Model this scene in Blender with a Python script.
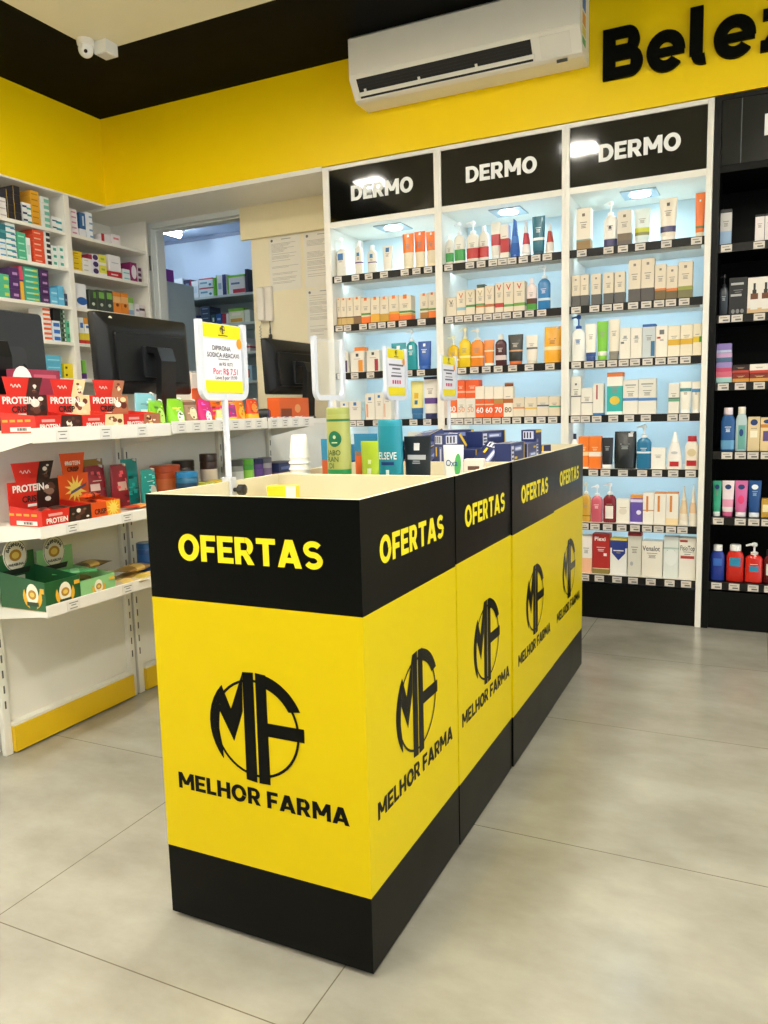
import bpy, bmesh, math, random
from mathutils import Vector, Matrix
random.seed(7)
scene = bpy.context.scene
for o in list(bpy.data.objects):
    bpy.data.objects.remove(o)

# ------------------------------------------------------------------ camera, world, exposure
PITCH, ROLL, YAW, FPX = -0.1301, -0.0263, -0.4452, 778.09
fw = Vector((math.sin(YAW)*math.cos(PITCH), math.cos(YAW)*math.cos(PITCH), math.sin(PITCH)))
rt = Vector((math.cos(YAW), -math.sin(YAW), 0)); up = rt.cross(fw)
rt2 = rt*math.cos(ROLL)+up*math.sin(ROLL); up2 = -rt*math.sin(ROLL)+up*math.cos(ROLL)
cd = bpy.data.cameras.new('camera'); cam = bpy.data.objects.new('camera', cd)
scene.collection.objects.link(cam)
cam.matrix_world = Matrix(((rt2.x, up2.x, -fw.x, 0), (rt2.y, up2.y, -fw.y, 0), (rt2.z, up2.z, -fw.z, 1.1), (0, 0, 0, 1)))
cd.sensor_fit = 'VERTICAL'; cd.sensor_height = 24.0; cd.lens = FPX/1024*24.0
cd.clip_start = 0.02
scene.camera = cam
world = bpy.data.worlds.new('world'); scene.world = world; world.use_nodes = True
wn = world.node_tree; bgn = wn.nodes['Background']; bgn.inputs[1].default_value = 1.0
# daylight outside the open shop front: brightest towards the street on the right
wtc = wn.nodes.new('ShaderNodeTexCoord'); wsp = wn.nodes.new('ShaderNodeSeparateXYZ'); wrp = wn.nodes.new('ShaderNodeValToRGB'); wmr = wn.nodes.new('ShaderNodeMapRange')
wn.links.new(wtc.outputs['Generated'], wsp.inputs[0]); wn.links.new(wsp.outputs['X'], wmr.inputs['Value'])
wmr.inputs['From Min'].default_value = -1; wmr.inputs['From Max'].default_value = 1; wn.links.new(wmr.outputs[0], wrp.inputs[0])
wrp.color_ramp.elements[0].position = .5; wrp.color_ramp.elements[0].color = (.26, .255, .24, 1)
wrp.color_ramp.elements[1].position = .97; wrp.color_ramp.elements[1].color = (1.85, 2.02, 2.05, 1)
wn.links.new(wrp.outputs[0], bgn.inputs[0])
PANEL = 172.0       # radiance of the ceiling LED panels
STRIP = 36.0       # radiance of the LED strips under the cabinet shelves
SPOT = 85.0        # radiance of the cabinet downlights
vs = scene.view_settings
vs.view_transform = 'Standard'; vs.look = 'None'; vs.gamma = 1.0; vs.exposure = 0.0
vs.use_curve_mapping = False

# ------------------------------------------------------------------ materials
def lin(h):
    c = [int(h[i:i+2], 16)/255 for i in (0, 2, 4)]
    return tuple(((v+.055)/1.055)**2.4 if v > .04045 else v/12.92 for v in c)+(1.0,)
MC = {}
def mat(h, rough=.45, metal=0.0, coat=0.0, alpha=1.0, trans=0.0, spec=.5):
    k = (h, rough, metal, coat, alpha, trans, spec)
    if k in MC: return MC[k]
    m = bpy.data.materials.new('surface_'+h); m.use_nodes = True
    nt = m.node_tree; b = nt.nodes['Principled BSDF']
    b.inputs['Metallic'].default_value = metal
    b.inputs['Coat Weight'].default_value = coat
    b.inputs['Coat Roughness'].default_value = .08
    b.inputs['Alpha'].default_value = alpha
    b.inputs['Transmission Weight'].default_value = trans
    b.inputs['Specular IOR Level'].default_value = spec
    # faint procedural unevenness of colour and gloss
    tc = nt.nodes.new('ShaderNodeTexCoord'); nz = nt.nodes.new('ShaderNodeTexNoise')
    nz.inputs['Scale'].default_value = 9.0; nz.inputs['Detail'].default_value = 3.0
    nt.links.new(tc.outputs['Object'], nz.inputs['Vector'])
    mx = nt.nodes.new('ShaderNodeMixRGB'); mx.blend_type = 'MIX'
    c = lin(h); mx.inputs[1].default_value = tuple(v*.97 for v in c[:3])+(1,)
    mx.inputs[2].default_value = tuple(min(1, v*1.03) for v in c[:3])+(1,)
    nt.links.new(nz.outputs['Fac'], mx.inputs[0]); nt.links.new(mx.outputs[0], b.inputs['Base Color'])
    mr = nt.nodes.new('ShaderNodeMapRange')
    mr.inputs['To Min'].default_value = max(0, rough-.04); mr.inputs['To Max'].default_value = min(1, rough+.04)
    nt.links.new(nz.outputs['Fac'], mr.inputs['Value']); nt.links.new(mr.outputs['Result'], b.inputs['Roughness'])
    MC[k] = m
    return m
def emit(name, col, strength):
    m = bpy.data.materials.new(name); m.use_nodes = True
    nt = m.node_tree; nt.nodes.remove(nt.nodes['Principled BSDF'])
    e = nt.nodes.new('ShaderNodeEmission'); e.inputs[0].default_value = col+(1,); e.inputs[1].default_value = strength
    nt.links.new(e.outputs[0], nt.nodes['Material Output'].inputs[0])
    return m
def floor_mat():
    m = bpy.data.materials.new('floor_porcelain'); m.use_nodes = True
    nt = m.node_tree; b = nt.nodes['Principled BSDF']; N = nt.nodes.new; L = nt.links.new
    tc = N('ShaderNodeTexCoord'); sp = N('ShaderNodeSeparateXYZ'); L(tc.outputs['Object'], sp.inputs[0])
    lines = []
    for ax, off in (('X', 1.497), ('Y', -1.059)):
        a = N('ShaderNodeMath'); a.operation = 'ADD'; a.inputs[1].default_value = off+79.0; L(sp.outputs[ax], a.inputs[0])
        d = N('ShaderNodeMath'); d.operation = 'MODULO'; d.inputs[1].default_value = .79; L(a.outputs[0], d.inputs[0])
        s = N('ShaderNodeMath'); s.operation = 'LESS_THAN'; s.inputs[1].default_value = .0028; L(d.outputs[0], s.inputs[0])
        lines.append(s)
    mxl = N('ShaderNodeMath'); mxl.operation = 'MAXIMUM'; L(lines[0].outputs[0], mxl.inputs[0]); L(lines[1].outputs[0], mxl.inputs[1])
    n1 = N('ShaderNodeTexNoise'); n1.inputs['Scale'].default_value = 2.6; n1.inputs['Detail'].default_value = 9; n1.inputs['Roughness'].default_value = .62
    mp = N('ShaderNodeMapping'); mp.inputs['Scale'].default_value = (1, 1.6, 1); L(tc.outputs['Object'], mp.inputs[0]); L(mp.outputs[0], n1.inputs['Vector'])
    r = N('ShaderNodeValToRGB'); L(n1.outputs['Fac'], r.inputs[0])
    r.color_ramp.elements[0].position = .33; r.color_ramp.elements[0].color = lin('918d82')
    r.color_ramp.elements[1].position = .68; r.color_ramp.elements[1].color = lin('aba89c')
    mx = N('ShaderNodeMixRGB'); L(mxl.outputs[0], mx.inputs[0]); L(r.outputs[0], mx.inputs[1]); mx.inputs[2].default_value = lin('6e6657')
    L(mx.outputs[0], b.inputs['Base Color'])
    mr = N('ShaderNodeMapRange'); mr.inputs['To Min'].default_value = .15; mr.inputs['To Max'].default_value = .27
    L(n1.outputs['Fac'], mr.inputs['Value']); L(mr.outputs[0], b.inputs['Roughness'])
    return m
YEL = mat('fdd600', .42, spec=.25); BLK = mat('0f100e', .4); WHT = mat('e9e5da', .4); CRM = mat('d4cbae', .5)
GLOSSBLK = mat('080908', .06)
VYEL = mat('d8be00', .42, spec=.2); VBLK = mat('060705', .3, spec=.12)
SHELFW = mat('ece8de', .35)
TAG = mat('d2cac0', .5); INK = mat('6d6862', .6)
MATT_BLK = mat('090a08', .6, spec=.04)

# ------------------------------------------------------------------ mesh building
class MB:
    def __init__(s): s.v = []; s.f = []; s.mi = []; s.m = []
    def mid(s, m):
        if m not in s.m: s.m.append(m)
        return s.m.index(m)
    def face(s, pts, m):
        i = len(s.v); s.v += [tuple(p) for p in pts]; s.f.append(list(range(i, i+len(pts)))); s.mi.append(s.mid(m))
    def mesh(s, verts, faces, m):
        i = len(s.v); s.v += [tuple(p) for p in verts]; k = s.mid(m)
        for f in faces: s.f.append([a+i for a in f]); s.mi.append(k)
    def box(s, x0, x1, y0, y1, z0, z1, m, c=0.0, mats=None):
        """chamfered box; mats: optional dict face-name -> material"""
        if c <= 0:
            v = [(x0,y0,z0),(x1,y0,z0),(x1,y1,z0),(x0,y1,z0),(x0,y0,z1),(x1,y0,z1),(x1,y1,z1),(x0,y1,z1)]
            fs = dict(bottom=(0,3,2,1), top=(4,5,6,7), front=(0,1,5,4), right=(1,2,6,5), back=(2,3,7,6), left=(3,0,4,7))
            i = len(s.v); s.v += v
            for n, f in fs.items():
                s.f.append([a+i for a in f]); s.mi.append(s.mid((mats or {}).get(n, m)))
        else:
            bm = bmesh.new(); bmesh.ops.create_cube(bm, size=1)
            for q in bm.verts: q.co = Vector(((x0+x1)/2+q.co.x*(x1-x0), (y0+y1)/2+q.co.y*(y1-y0), (z0+z1)/2+q.co.z*(z1-z0)))
            bmesh.ops.bevel(bm, geom=bm.edges[:]+bm.verts[:], offset=c, segments=2, affect='EDGES', profile=.5)
            s.addbm(bm, m)
    def addbm(s, bm, m):
        bm.verts.ensure_lookup_table(); bm.verts.index_update()
        s.mesh([q.co[:] for q in bm.verts], [[q.index for q in f.verts] for f in bm.faces], m); bm.free()
    def loft(s, rings, m, mats=None, cap0=True, cap1=True):
        n = len(rings[0]); i = len(s.v)
        for r in rings: s.v += [tuple(p) for p in r]
        for k in range(len(rings)-1):
            mm = s.mid(mats[k] if mats else m)
            for j in range(n):
                a = i+k*n+j; b = i+k*n+(j+1) % n
                s.f.append([a, b, b+n, a+n]); s.mi.append(mm)
        if cap0: s.f.append([i+j for j in reversed(range(n))]); s.mi.append(s.mid(mats[0] if mats else m))
        if cap1: s.f.append([i+(len(rings)-1)*n+j for j in range(n)]); s.mi.append(s.mid(mats[-1] if mats else m))
    def tube(s, pts, r, m, n=8):
        pts = [Vector(p) for p in pts]; rings = []
        for k, p in enumerate(pts):
            d = (pts[min(k+1, len(pts)-1)]-pts[max(k-1, 0)]).normalized()
            a = d.orthogonal().normalized() if k == 0 else (a-d*a.dot(d)).normalized()
            b = d.cross(a)
            rr = r[k] if isinstance(r, (list, tuple)) else r
            rings.append([p+(a*math.cos(2*math.pi*j/n)+b*math.sin(2*math.pi*j/n))*rr for j in range(n)])
        s.loft(rings, m)
    def lathe(s, prof, m, n=24, cx=0, cy=0, mats=None):
        s.loft([[(cx+r*math.cos(2*math.pi*j/n), cy+r*math.sin(2*math.pi*j/n), z) for j in range(n)] for r, z in prof], m, mats)
    def build(s, name, parent=None, loc=(0, 0, 0), rz=0.0, smooth=False):
        me = bpy.data.meshes.new(name); me.from_pydata(s.v, [], s.f)
        for m in s.m: me.materials.append(m)
        me.polygons.foreach_set('material_index', s.mi)
        if smooth:
            me.polygons.foreach_set('use_smooth', [True]*len(me.polygons))
        me.update()
        if smooth:
            me.set_sharp_from_angle(angle=math.radians(40))
        o = bpy.data.objects.new(name, me); scene.collection.objects.link(o)
        o.location = loc; o.rotation_euler = (0, 0, rz)
        if parent: o.parent = parent
        return o
def tag(o, label=None, cat=None, group=None, kind=None):
    if label: o['label'] = label
    if cat: o['category'] = cat
    if group: o['group'] = group
    if kind: o['kind'] = kind
    return o
def empty(name, label, cat, loc=(0, 0, 0), rz=0.0, group=None):
    o = bpy.data.objects.new(name, None); scene.collection.objects.link(o)
    o.empty_display_size = .05; o.location = loc; o.rotation_euler = (0, 0, rz)
    return tag(o, label, cat, group)
def struct(name, mb, **k):
    return tag(mb.build(name, **k), kind='structure')

# ------------------------------------------------------------------ lettering
TC = {}
def text_geo(s, bold=0.0):
    """built-in font, normalised to cap height 1 from x = 0; returns verts2d, faces, width"""
    k = (s, bold)
    if k in TC: return TC[k]
    cu = bpy.data.curves.new('lettering', 'FONT'); cu.body = s; cu.offset = bold; cu.resolution_u = 3; cu.size = 1.0
    o = bpy.data.objects.new('lettering', cu); scene.collection.objects.link(o)
    me = bpy.data.meshes.new_from_object(o)
    vs_ = [(v.co.x, v.co.y) for v in me.vertices]; fs = [list(p.vertices) for p in me.polygons]
    bpy.data.objects.remove(o); bpy.data.curves.remove(cu); bpy.data.meshes.remove(me)
    if not vs_: vs_ = [(0, 0)]
    x0 = min(v[0] for v in vs_); w = max(v[0] for v in vs_)-x0
    ch = .70
    vs_ = [((x-x0)/ch, y/ch) for x, y in vs_]
    TC[k] = (vs_, fs, w/ch)
    return TC[k]
def arc(cx, cy, rx, ry, a0, a1, n=14):
    return [(cx+rx*math.cos(math.radians(a0+(a1-a0)*i/n)), cy+ry*math.sin(math.radians(a0+(a1-a0)*i/n))) for i in range(n+1)]
def strip(outer, inner):
    return [[outer[i], outer[i+1], inner[i+1], inner[i]] for i in range(len(outer)-1)]
def rc(x0, y0, x1, y1): return [[(x0, y0), (x1, y0), (x1, y1), (x0, y1)]]
def para(xb, xt, w, y0=0.0, y1=1.0, wt=None): return [[(xb, y0), (xb+w, y0), (xt+(wt or w), y1), (xt, y1)]]
def ring(cx, cy, rx, ry, tx, ty, a0=0, a1=360, n=28): return strip(arc(cx, cy, rx, ry, a0, a1, n), arc(cx, cy, rx-tx, ry-ty, a0, a1, n))
def stroke(pts, t):
    out = []; L = []; R = []
    for i, p in enumerate(pts):
        a = Vector(pts[max(i-1, 0)]); b = Vector(pts[min(i+1, len(pts)-1)]); d = (b-a).normalized(); n = Vector((-d.y, d.x))*t/2
        L.append((p[0]+n.x, p[1]+n.y)); R.append((p[0]-n.x, p[1]-n.y))
    return strip(L, R)
S_, B_ = .25, .21
def bowl(x0, y0, y1, w, t=S_, tb=B_):
    r = (y1-y0)/2; cx = w-r*.95
    return rc(x0, y0, cx, y0+tb)+rc(x0, y1-tb, cx, y1)+ring(cx, (y0+y1)/2, r*.95, r, t, tb, -90, 90, 14)
GL = {
 'O': (.94, ring(.47, .5, .47, .515, .255, .225)),
 'D': (.86, rc(0, 0, S_, 1)+bowl(.1, 0, 1, .86)),
 'R': (.82, rc(0, 0, S_, 1)+bowl(.1, .33, 1, .76, .24, .2)+para(.52, .3, .28, 0, .36)),
 'M': (1.04, rc(0, 0, .24, 1)+rc(.8, 0, 1.04, 1)+para(.38, .0, .27, .26, 1, .26)+para(.39, .78, .27, .26, 1, .26)),
 'E': (.68, rc(0, 0, S_, 1)+rc(.1, 0, .68, B_)+rc(.1, .4, .62, .4+B_*.95)+rc(.1, 1-B_, .68, 1)),
 'F': (.66, rc(0, 0, S_, 1)+rc(.1, .36, .6, .36+B_)+rc(.1, 1-B_, .66, 1)),
 'T': (.78, rc(.265, 0, .515, 1)+rc(0, 1-B_, .78, 1)),
 'A': (.96, para(0, .33, .265, 0, 1, .3)+para(.695, .33, .265, 0, 1, .3)+rc(.2, .17, .76, .36)),
 'S': (.74, stroke(arc(.37, .705, .265, .19, 28, 265, 16)+arc(.37, .31, .265, .205, 85, -152, 16), .21)),
 'L': (.62, rc(0, 0, S_, 1)+rc(.1, 0, .62, B_)),
 'H': (.84, rc(0, 0, S_, 1)+rc(.59, 0, .84, 1)+rc(.1, .39, .74, .6)),
 ' ': (.22, []),
 'B': (.86, rc(0, 0, .27, 1)+bowl(.1, .44, 1, .80, .25, .21)+bowl(.1, 0, .58, .87, .26, .22)),
 'e': (.80, ring(.4, .39, .4, .40, .235, .21, 0, 320, 26)+rc(.2, .30, .78, .45)),
 'l': (.40, rc(0, .2, .27, 1.1)+stroke(arc(.28, .2, .145, .105, 180, 290, 8), .2)),
 'z': (.68, rc(.03, .57, .66, .77)+rc(.0, 0, .68, .2)+para(.02, .36, .30, .1, .68)),
 'a': (.80, ring(.36, .39, .36, .40, .22, .2)+rc(.52, 0, .78, .77)),
}
def word(s, gap=.075):
    """heavy lettering: list of polygons at cap height 1 and total width"""
    x = 0; out = []
    for ch in s:
        w, ps = GL[ch]
        out += [[(px+x, py) for px, py in p] for p in ps]; x += w+gap
    return out, x-gap
def fit_word(s, x0, x1, z0, z1, gap=.075):
    ps, w = word(s, gap)
    return [[(x0+px*(x1-x0)/w, z0+py*(z1-z0)) for px, py in p] for p in ps]
def stagger(f, i):
    """lift piece i by a hair so that overlapping pieces of one letter never coincide"""
    if len(f.__code__.co_varnames) and f.__code__.co_argcount >= 2:
        a, b, c = Vector(f(0, 0)), Vector(f(1, 0)), Vector(f(0, 1)); n = (b-a).cross(c-a).normalized()*(.00003*(i % 40)); return lambda x, z: tuple(Vector(f(x, z))+n)
def add_polys(mb, ps, m, f0):
    for i_, p in enumerate(ps):
        f = stagger(f0, i_)
        a = sum(p[i][0]*p[(i+1) % len(p)][1]-p[(i+1) % len(p)][0]*p[i][1] for i in range(len(p)))
        q = p if a > 0 else p[::-1]
        mb.face([f(*c) for c in q], m)
def extrude_polys(mb, ps, m, f, t0):
    """f(x, z, depth)"""
    for k_, p in enumerate(ps):
        t = t0+.00003*(k_ % 40)
        a = sum(p[i][0]*p[(i+1) % len(p)][1]-p[(i+1) % len(p)][0]*p[i][1] for i in range(len(p)))
        q = p if a > 0 else p[::-1]
        mb.face([f(x, z, t) for x, z in q], m)
        for i in range(len(q)):
            b = q[(i+1) % len(q)]; c = q[i]
            mb.face([f(c[0], c[1], 0), f(b[0], b[1], 0), f(b[0], b[1], t), f(c[0], c[1], t)], m)
def add_text(mb, s, m, f, cx, cz, h, bold=.0, wmax=None):
    vs_, fs, w = text_geo(s, bold); sx = sz = h
    if wmax and w*h > wmax: sx = wmax/w
    mb.mesh([f(cx+(x-w/2)*sx, cz+(y-.5)*sz) for x, y in vs_], fs, m)

# the pharmacy's round monogram, in metres about its own centre
def monogram():
    c = (.25, .473); P = []
    outer = arc(0, 0, .114, .114, 135, 222, 10)
    inn = [(.172, .553), (.168, .53), (.165, .51), (.163, .497), (.161, .485), (.160, .475), (.159, .46), (.161, .446), (.164, .43), (.166, .412), (.167, .397)]
    P += strip(outer, [(x-c[0], z-c[1]) for x, z in inn])
    for q in ([(.171, .553), (.191, .507), (.195, .438), (.163, .497)], [(.191, .507), (.223, .586), (.22, .505), (.195, .438)],
              [(.223, .588), (.2495, .590), (.2475, .358), (.221, .361)], [(.254, .590), (.279, .588), (.279, .359), (.252, .358)],
              [(.278, .489), (.363, .489), (.363, .461), (.278, .461)]):
        P.append([(x-c[0], z-c[1]) for x, z in q])
    P += strip(arc(0, 0, .117, .117, 88, 25, 12), arc(0, 0, .091, .091, 76, 30, 12))
    P += ring(0, 0, .1025, .1025, .0055, .0055, 0, 360, 48)
    return P
MONO = monogram()

# measured goods: (kind, x, width, height, shelf height, colour, print, description, standing on)
CABS = {'black': {0: [('carton', -0.1497, 0.0486, 0.163, 1.812, 'cfccc8', 'b:.9-1:2a2a2c b:0-.04:2a2a2c b:.04-.4:9ab8d8 t', 'grey carton with black top', ''),
               ('carton', -0.0082, 0.0381, 0.1219, 1.812, 'efe6e4', 'b:.92-1:2a2a2a b:0-.06:d06a80 t', 'white and pink carton', ''),
               ('carton', 0.0314, 0.0367, 0.1217, 1.812, 'efe6e4', 'b:.92-1:2a2a2a b:0-.06:d06a80 t', 'white and pink carton', '')],
           1: [('pump', -0.1496, 0.0388, 0.1902, 1.495, '3a4048', 'cap:1c1c1e t:9aa4b0', 'dark pump bottle', ''),
               ('carton', -0.0896, 0.0765, 0.1698, 1.495, '161618', 'r:.1:.8:.8:.86:b0b0b0 r:.1:.7:.5:.56:b0b0b0 e:.25:.1:.1:.06:808080 e:.5:.1:.1:.06:808080 e:.75:.1:.1:.06:808080 t:808080', 'broad black carton', ''),
               ('carton', 0.003, 0.1043, 0.1635, 1.495, 'e9e2d8', 'D', 'white carton picturing dropper bottles', '')],
           2: [('carton', -0.1392, 0.0696, 0.0534, 1.185, 'a8d4cc', 'b:.5-1:d86a80', 'small mint and pink box, lowest', ''),
               ('carton', -0.14, 0.068, 0.0431, 1.2389, '9a86c0', 'b:0-.4:c84a6a', 'small purple box, second up', 'on0'),
               ('carton', -0.1406, 0.0667, 0.0429, 1.2825, 'c8a0c8', 'b:0-.5:4a6a8a', 'small lilac box, third up', 'on1'),
               ('carton', -0.1413, 0.0655, 0.0428, 1.3259, '8a78b8', 'b:0-.3:b8c0dc', 'small violet box, topmost', 'on2'),
               ('carton', -0.0664, 0.0708, 0.0444, 1.185, '8a2a1c', 'b:0-.4:d89a3c t:f0d0a0', 'dark red box, lower', ''),
               ('carton', -0.0678, 0.0707, 0.0371, 1.2299, '2a1816', 'b:0-.3:b84030 t:c0a080', 'brown black box, upper', 'on4'),
               ('carton', 0.0126, 0.0822, 0.0409, 1.185, '7a2c1c', 'b:.0-.4:e0a050 t:f0d0a0', 'rust coloured box, lower', ''),
               ('carton', 0.0113, 0.082, 0.0409, 1.2264, 'efe6dc', 'b:0-.3:c84034 t', 'white and red box, upper', 'on6')],
           3: [('bottle', -0.1144, 0.0616, 0.2051, 0.863, '2c5a92', 'cap:efe0e8 capw b:.05-.3:6aa4cc t:d8e4f0', 'blue bottle with white cap', ''),
               ('bottle', -0.0564, 0.0504, 0.2079, 0.863, 'b8ccd0', 'cap:f0ead8 capw r:.2:.9:.05:.7:6aa8a0 e:.5:.5:.2:.1:1f3f7a', 'clear bottle with teal label', ''),
               ('carton', -0.0029, 0.0514, 0.1602, 0.863, 'ddc89c', 'e:.5:.84:.3:.09:1f3a70 r:.2:.8:.4:.6:f0e8d0 t', 'slim beige carton', ''),
               ('carton', 0.0532, 0.0558, 0.1563, 0.863, 'e6cc98', 'b:.7-.8:c88030 e:.5:.88:.3:.06:1f3a70 r:.2:.8:.3:.6:5a4a80', 'beige and purple carton', '')],
           4: [('tube', -0.1541, 0.0398, 0.1709, 0.549, '3aa884', 'cap:e8f0ec e:.5:.8:.3:.08:1f3a70 t', 'green tube', ''),
               ('tube', -0.1053, 0.0539, 0.1718, 0.549, 'f0dfe2', 'cap:d05a88 e:.5:.8:.3:.08:1f3a70 b:.16-.4:e89ab8', 'white and pink tube', ''),
               ('tube', -0.0477, 0.0571, 0.1726, 0.549, 'd46aa0', 'cap:efe4ea e:.5:.8:.3:.08:1f3a70 e:.5:.4:.3:.14:e8407a', 'pink tube with flower', ''),
               ('tube', 0.0106, 0.0554, 0.1735, 0.549, '1f4e8c', 'cap:e8eef4 e:.5:.8:.3:.08:e8eef4 t:9ac0e0', 'dark blue tube', ''),
               ('carton', 0.0664, 0.0512, 0.0888, 0.549, 'c79a3a', 'r:.1:.9:.3:.7:efe0b0', 'gold box', '')],
           5: [('bottle', -0.1428, 0.0624, 0.1742, 0.232, '2a3f9a', 'cap:f0f0ee capw r:.15:.85:.5:.75:3a6ac0 t:d0d8f0', 'blue liquid soap bottle', ''),
               ('bottle', -0.0648, 0.0774, 0.1783, 0.232, 'd22c20', 'cap:f0f0ee capw r:.15:.85:.5:.78:2a8ab0 t:f4d0c8', 'red liquid soap bottle', ''),
               ('pump', 0.0179, 0.0773, 0.1927, 0.232, 'd42a20', 'cap:f0f0ee r:.2:.8:.4:.6:2a8ab0 t:f4d0c8', 'red liquid soap pump', ''),
               ('bottle', 0.0882, 0.0554, 0.1614, 0.232, '5a1418', 'cap:201a1a capw r:.15:.85:.3:.7:d8d0c8', 'dark red bottle', '')]},
 'left': {0: [('pump', -2.1682, 0.0675, 0.2239, 1.86, 'e4dfd3', 'cap:ffffff q:.72:.55:2f6fb0 t', 'white pump bottle with blue square', ''),
              ('bottle', -2.0558, 0.0485, 0.1905, 1.86, 'e4dfd3', 'cap:fafafa b:.42-.46:5a3a7a q:.72:.4:3f7fb0 t', 'tall white bottle with purple stripe', ''),
              ('bottle', -1.973, 0.053, 0.1576, 1.86, 'e4dfd3', 'cap:fafafa b:.46-.5:5a3a7a q:.74:.4:3f7fb0 t', 'shorter white bottle with purple stripe', ''),
              ('tube', -1.8784, 0.0625, 0.1454, 1.86, 'e4dfd3', 'cap:f4f4f0 q:.82:.4:2f6fa8 t', 'white tube with blue square', ''),
              ('tube', -1.7535, 0.0681, 0.1959, 1.86, 'ef7a26', 'cap:ead9b8 b:0-.4:e6d8ba q:.93:.2:ffffff t', 'orange and cream tube', ''),
              ('tube', -1.6839, 0.0651, 0.1993, 1.86, 'ee6f22', 'cap:ead9b8 b:0-.37:e6d8ba q:.93:.2:ffffff t', 'orange and cream tube', ''),
              ('tube', -1.6163, 0.0622, 0.1914, 1.86, 'ef7a26', 'cap:ead9b8 b:0-.4:e6d8ba q:.93:.2:ffffff t', 'orange and cream tube', '')],
          1: [('carton', -2.1903, 0.0233, 0.1595, 1.588, 'dfd2bb', 'b:0-.27:c9a96a b:.27-.31:5a4030 q:.95:.3:e07020 t', 'slim cream carton with gold foot', ''),
              ('carton', -2.1583, 0.0367, 0.1563, 1.588, 'dfd2bb', 'b:0-.27:c9a96a b:.27-.31:5a4030 q:.95:.3:e07020 t', 'slim cream carton with gold foot', ''),
              ('carton', -2.1176, 0.0407, 0.1549, 1.588, 'dfd2bb', 'b:0-.27:c9a96a b:.27-.31:5a4030 q:.95:.3:e07020 t', 'slim cream carton with gold foot', ''),
              ('carton', -2.0716, 0.0468, 0.1557, 1.588, 'dfd2bb', 'b:0-.28:8a6a48 b:.28-.31:5a4030 q:.95:.3:e07020 t', 'slim cream carton with brown foot', ''),
              ('carton', -2.0169, 0.0583, 0.1446, 1.588, 'dfd2bb', 'b:0-.28:ea7428 b:.34-.42:5c8a3a q:.95:.3:e07020 t', 'cream carton with orange foot', ''),
              ('carton', -1.9575, 0.0566, 0.1444, 1.588, 'dfd2bb', 'b:0-.36:dca53a q:.95:.3:e07020 t', 'cream carton with gold foot', ''),
              ('carton', -1.9003, 0.0538, 0.1415, 1.588, 'dfd2bb', 'b:0-.34:c49a3c q:.95:.3:e07020 t', 'cream carton with dull gold foot', ''),
              ('carton', -1.8411, 0.0605, 0.142, 1.588, 'dfd2bb', 'b:0-.3:ee7a26 b:.3-.4:dca53a q:.95:.3:e07020 t', 'cream carton, orange and gold foot', ''),
              ('carton', -1.7724, 0.073, 0.1381, 1.588, 'dfd2bb', 'b:0-.22:ea6a26 b:.22-.3:e0a040 b:.32-.4:4f8a3a q:.95:.3:e07020 t', 'wide cream carton with green band', ''),
              ('carton', -1.6596, 0.0472, 0.1394, 1.588, 'dfd2bb', 'b:0-.27:a8702c b:.34-.42:5c8a3a q:.95:.3:e07020 t', 'cream carton with brown foot', ''),
              ('carton', -1.6121, 0.0438, 0.1408, 1.588, 'dfd2bb', 'b:0-.3:ec7a28 b:.33-.4:4f8a3a q:.95:.3:e07020 t', 'cream carton with orange foot', '')],
          2: [('carton', -2.1678, 0.0558, 0.1226, 1.317, 'e4dfd3', 'r:.6:.9:.05:.6:4a3a5a t', 'white carton picturing purple bottle', ''),
              ('carton', -2.0799, 0.0867, 0.1178, 1.317, 'e4dfd3', 'r:.58:.9:.05:.6:e0902c q:.85:.2:404040 t', 'white carton picturing orange tube', ''),
              ('carton', -2.0665, 0.0633, 0.0276, 1.4353, 'e5802c', 'b:0-.2:efe6d6', 'flat orange box lying', 'on1'),
              ('carton', -1.9793, 0.0797, 0.1218, 1.317, 'e4dfd3', 'r:.62:.9:.05:.6:9a2a3a q:.85:.2:404040 t', 'white carton picturing red bottle', ''),
              ('tube', -1.8291, 0.091, 0.1553, 1.317, '2d94a0', 'cap:2a8490 q:.8:.25:e8f4f4 t', 'teal tube behind price sign', ''),
              ('pump', -1.7444, 0.0617, 0.2239, 1.317, '2a97a0', 'cap:f4f6f4 q:.8:.35:e8f4f4 t:e8f4f4', 'teal gel pump bottle', ''),
              ('tube', -1.6694, 0.0781, 0.155, 1.317, '2458ae', 'cap:2a62b8 q:.85:.2:e8f4f4 t:e8f4f4', 'blue tube', '')],
          3: [('carton', -2.1759, 0.0523, 0.1076, 1.046, 'e4dfd3', 'q:.85:.25:2f6fb0 t', 'white carton with blue mark', ''),
              ('carton', -2.1041, 0.0755, 0.1101, 1.046, 'e4dfd3', 'q:.85:.25:2f6fb0 t', 'white carton with blue mark', ''), ('carton', -2.0526, 0.0231, 0.1038, 1.046, 'a9c9d4', 't', 'narrow pale blue carton', ''),
              ('carton', -2.0067, 0.06, 0.1506, 1.046, 'e4dfd3', 'q:.8:.3:2f6fb0 r:.1:.3:.1:.6:e09a78 t', 'white carton with salmon stripe', ''),
              ('carton', -1.9481, 0.0507, 0.1535, 1.046, 'e4dfd3', 'q:.86:.3:2f6fb0 t', 'white carton with blue mark', ''),
              ('carton', -1.8966, 0.0481, 0.1518, 1.046, 'e4dfd3', 'q:.86:.3:2f6fb0 r:.1:.25:.1:.6:e0b090 t', 'white carton with beige stripe', ''),
              ('tube', -1.7203, 0.0774, 0.2114, 1.046, 'eadf8c', 'cap:2f6a9a b:0-.18:2f6a9a q:.55:.4:e0b020 q:.35:.3:2f6a9a', 'pale yellow tube with blue cap', ''),
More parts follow.
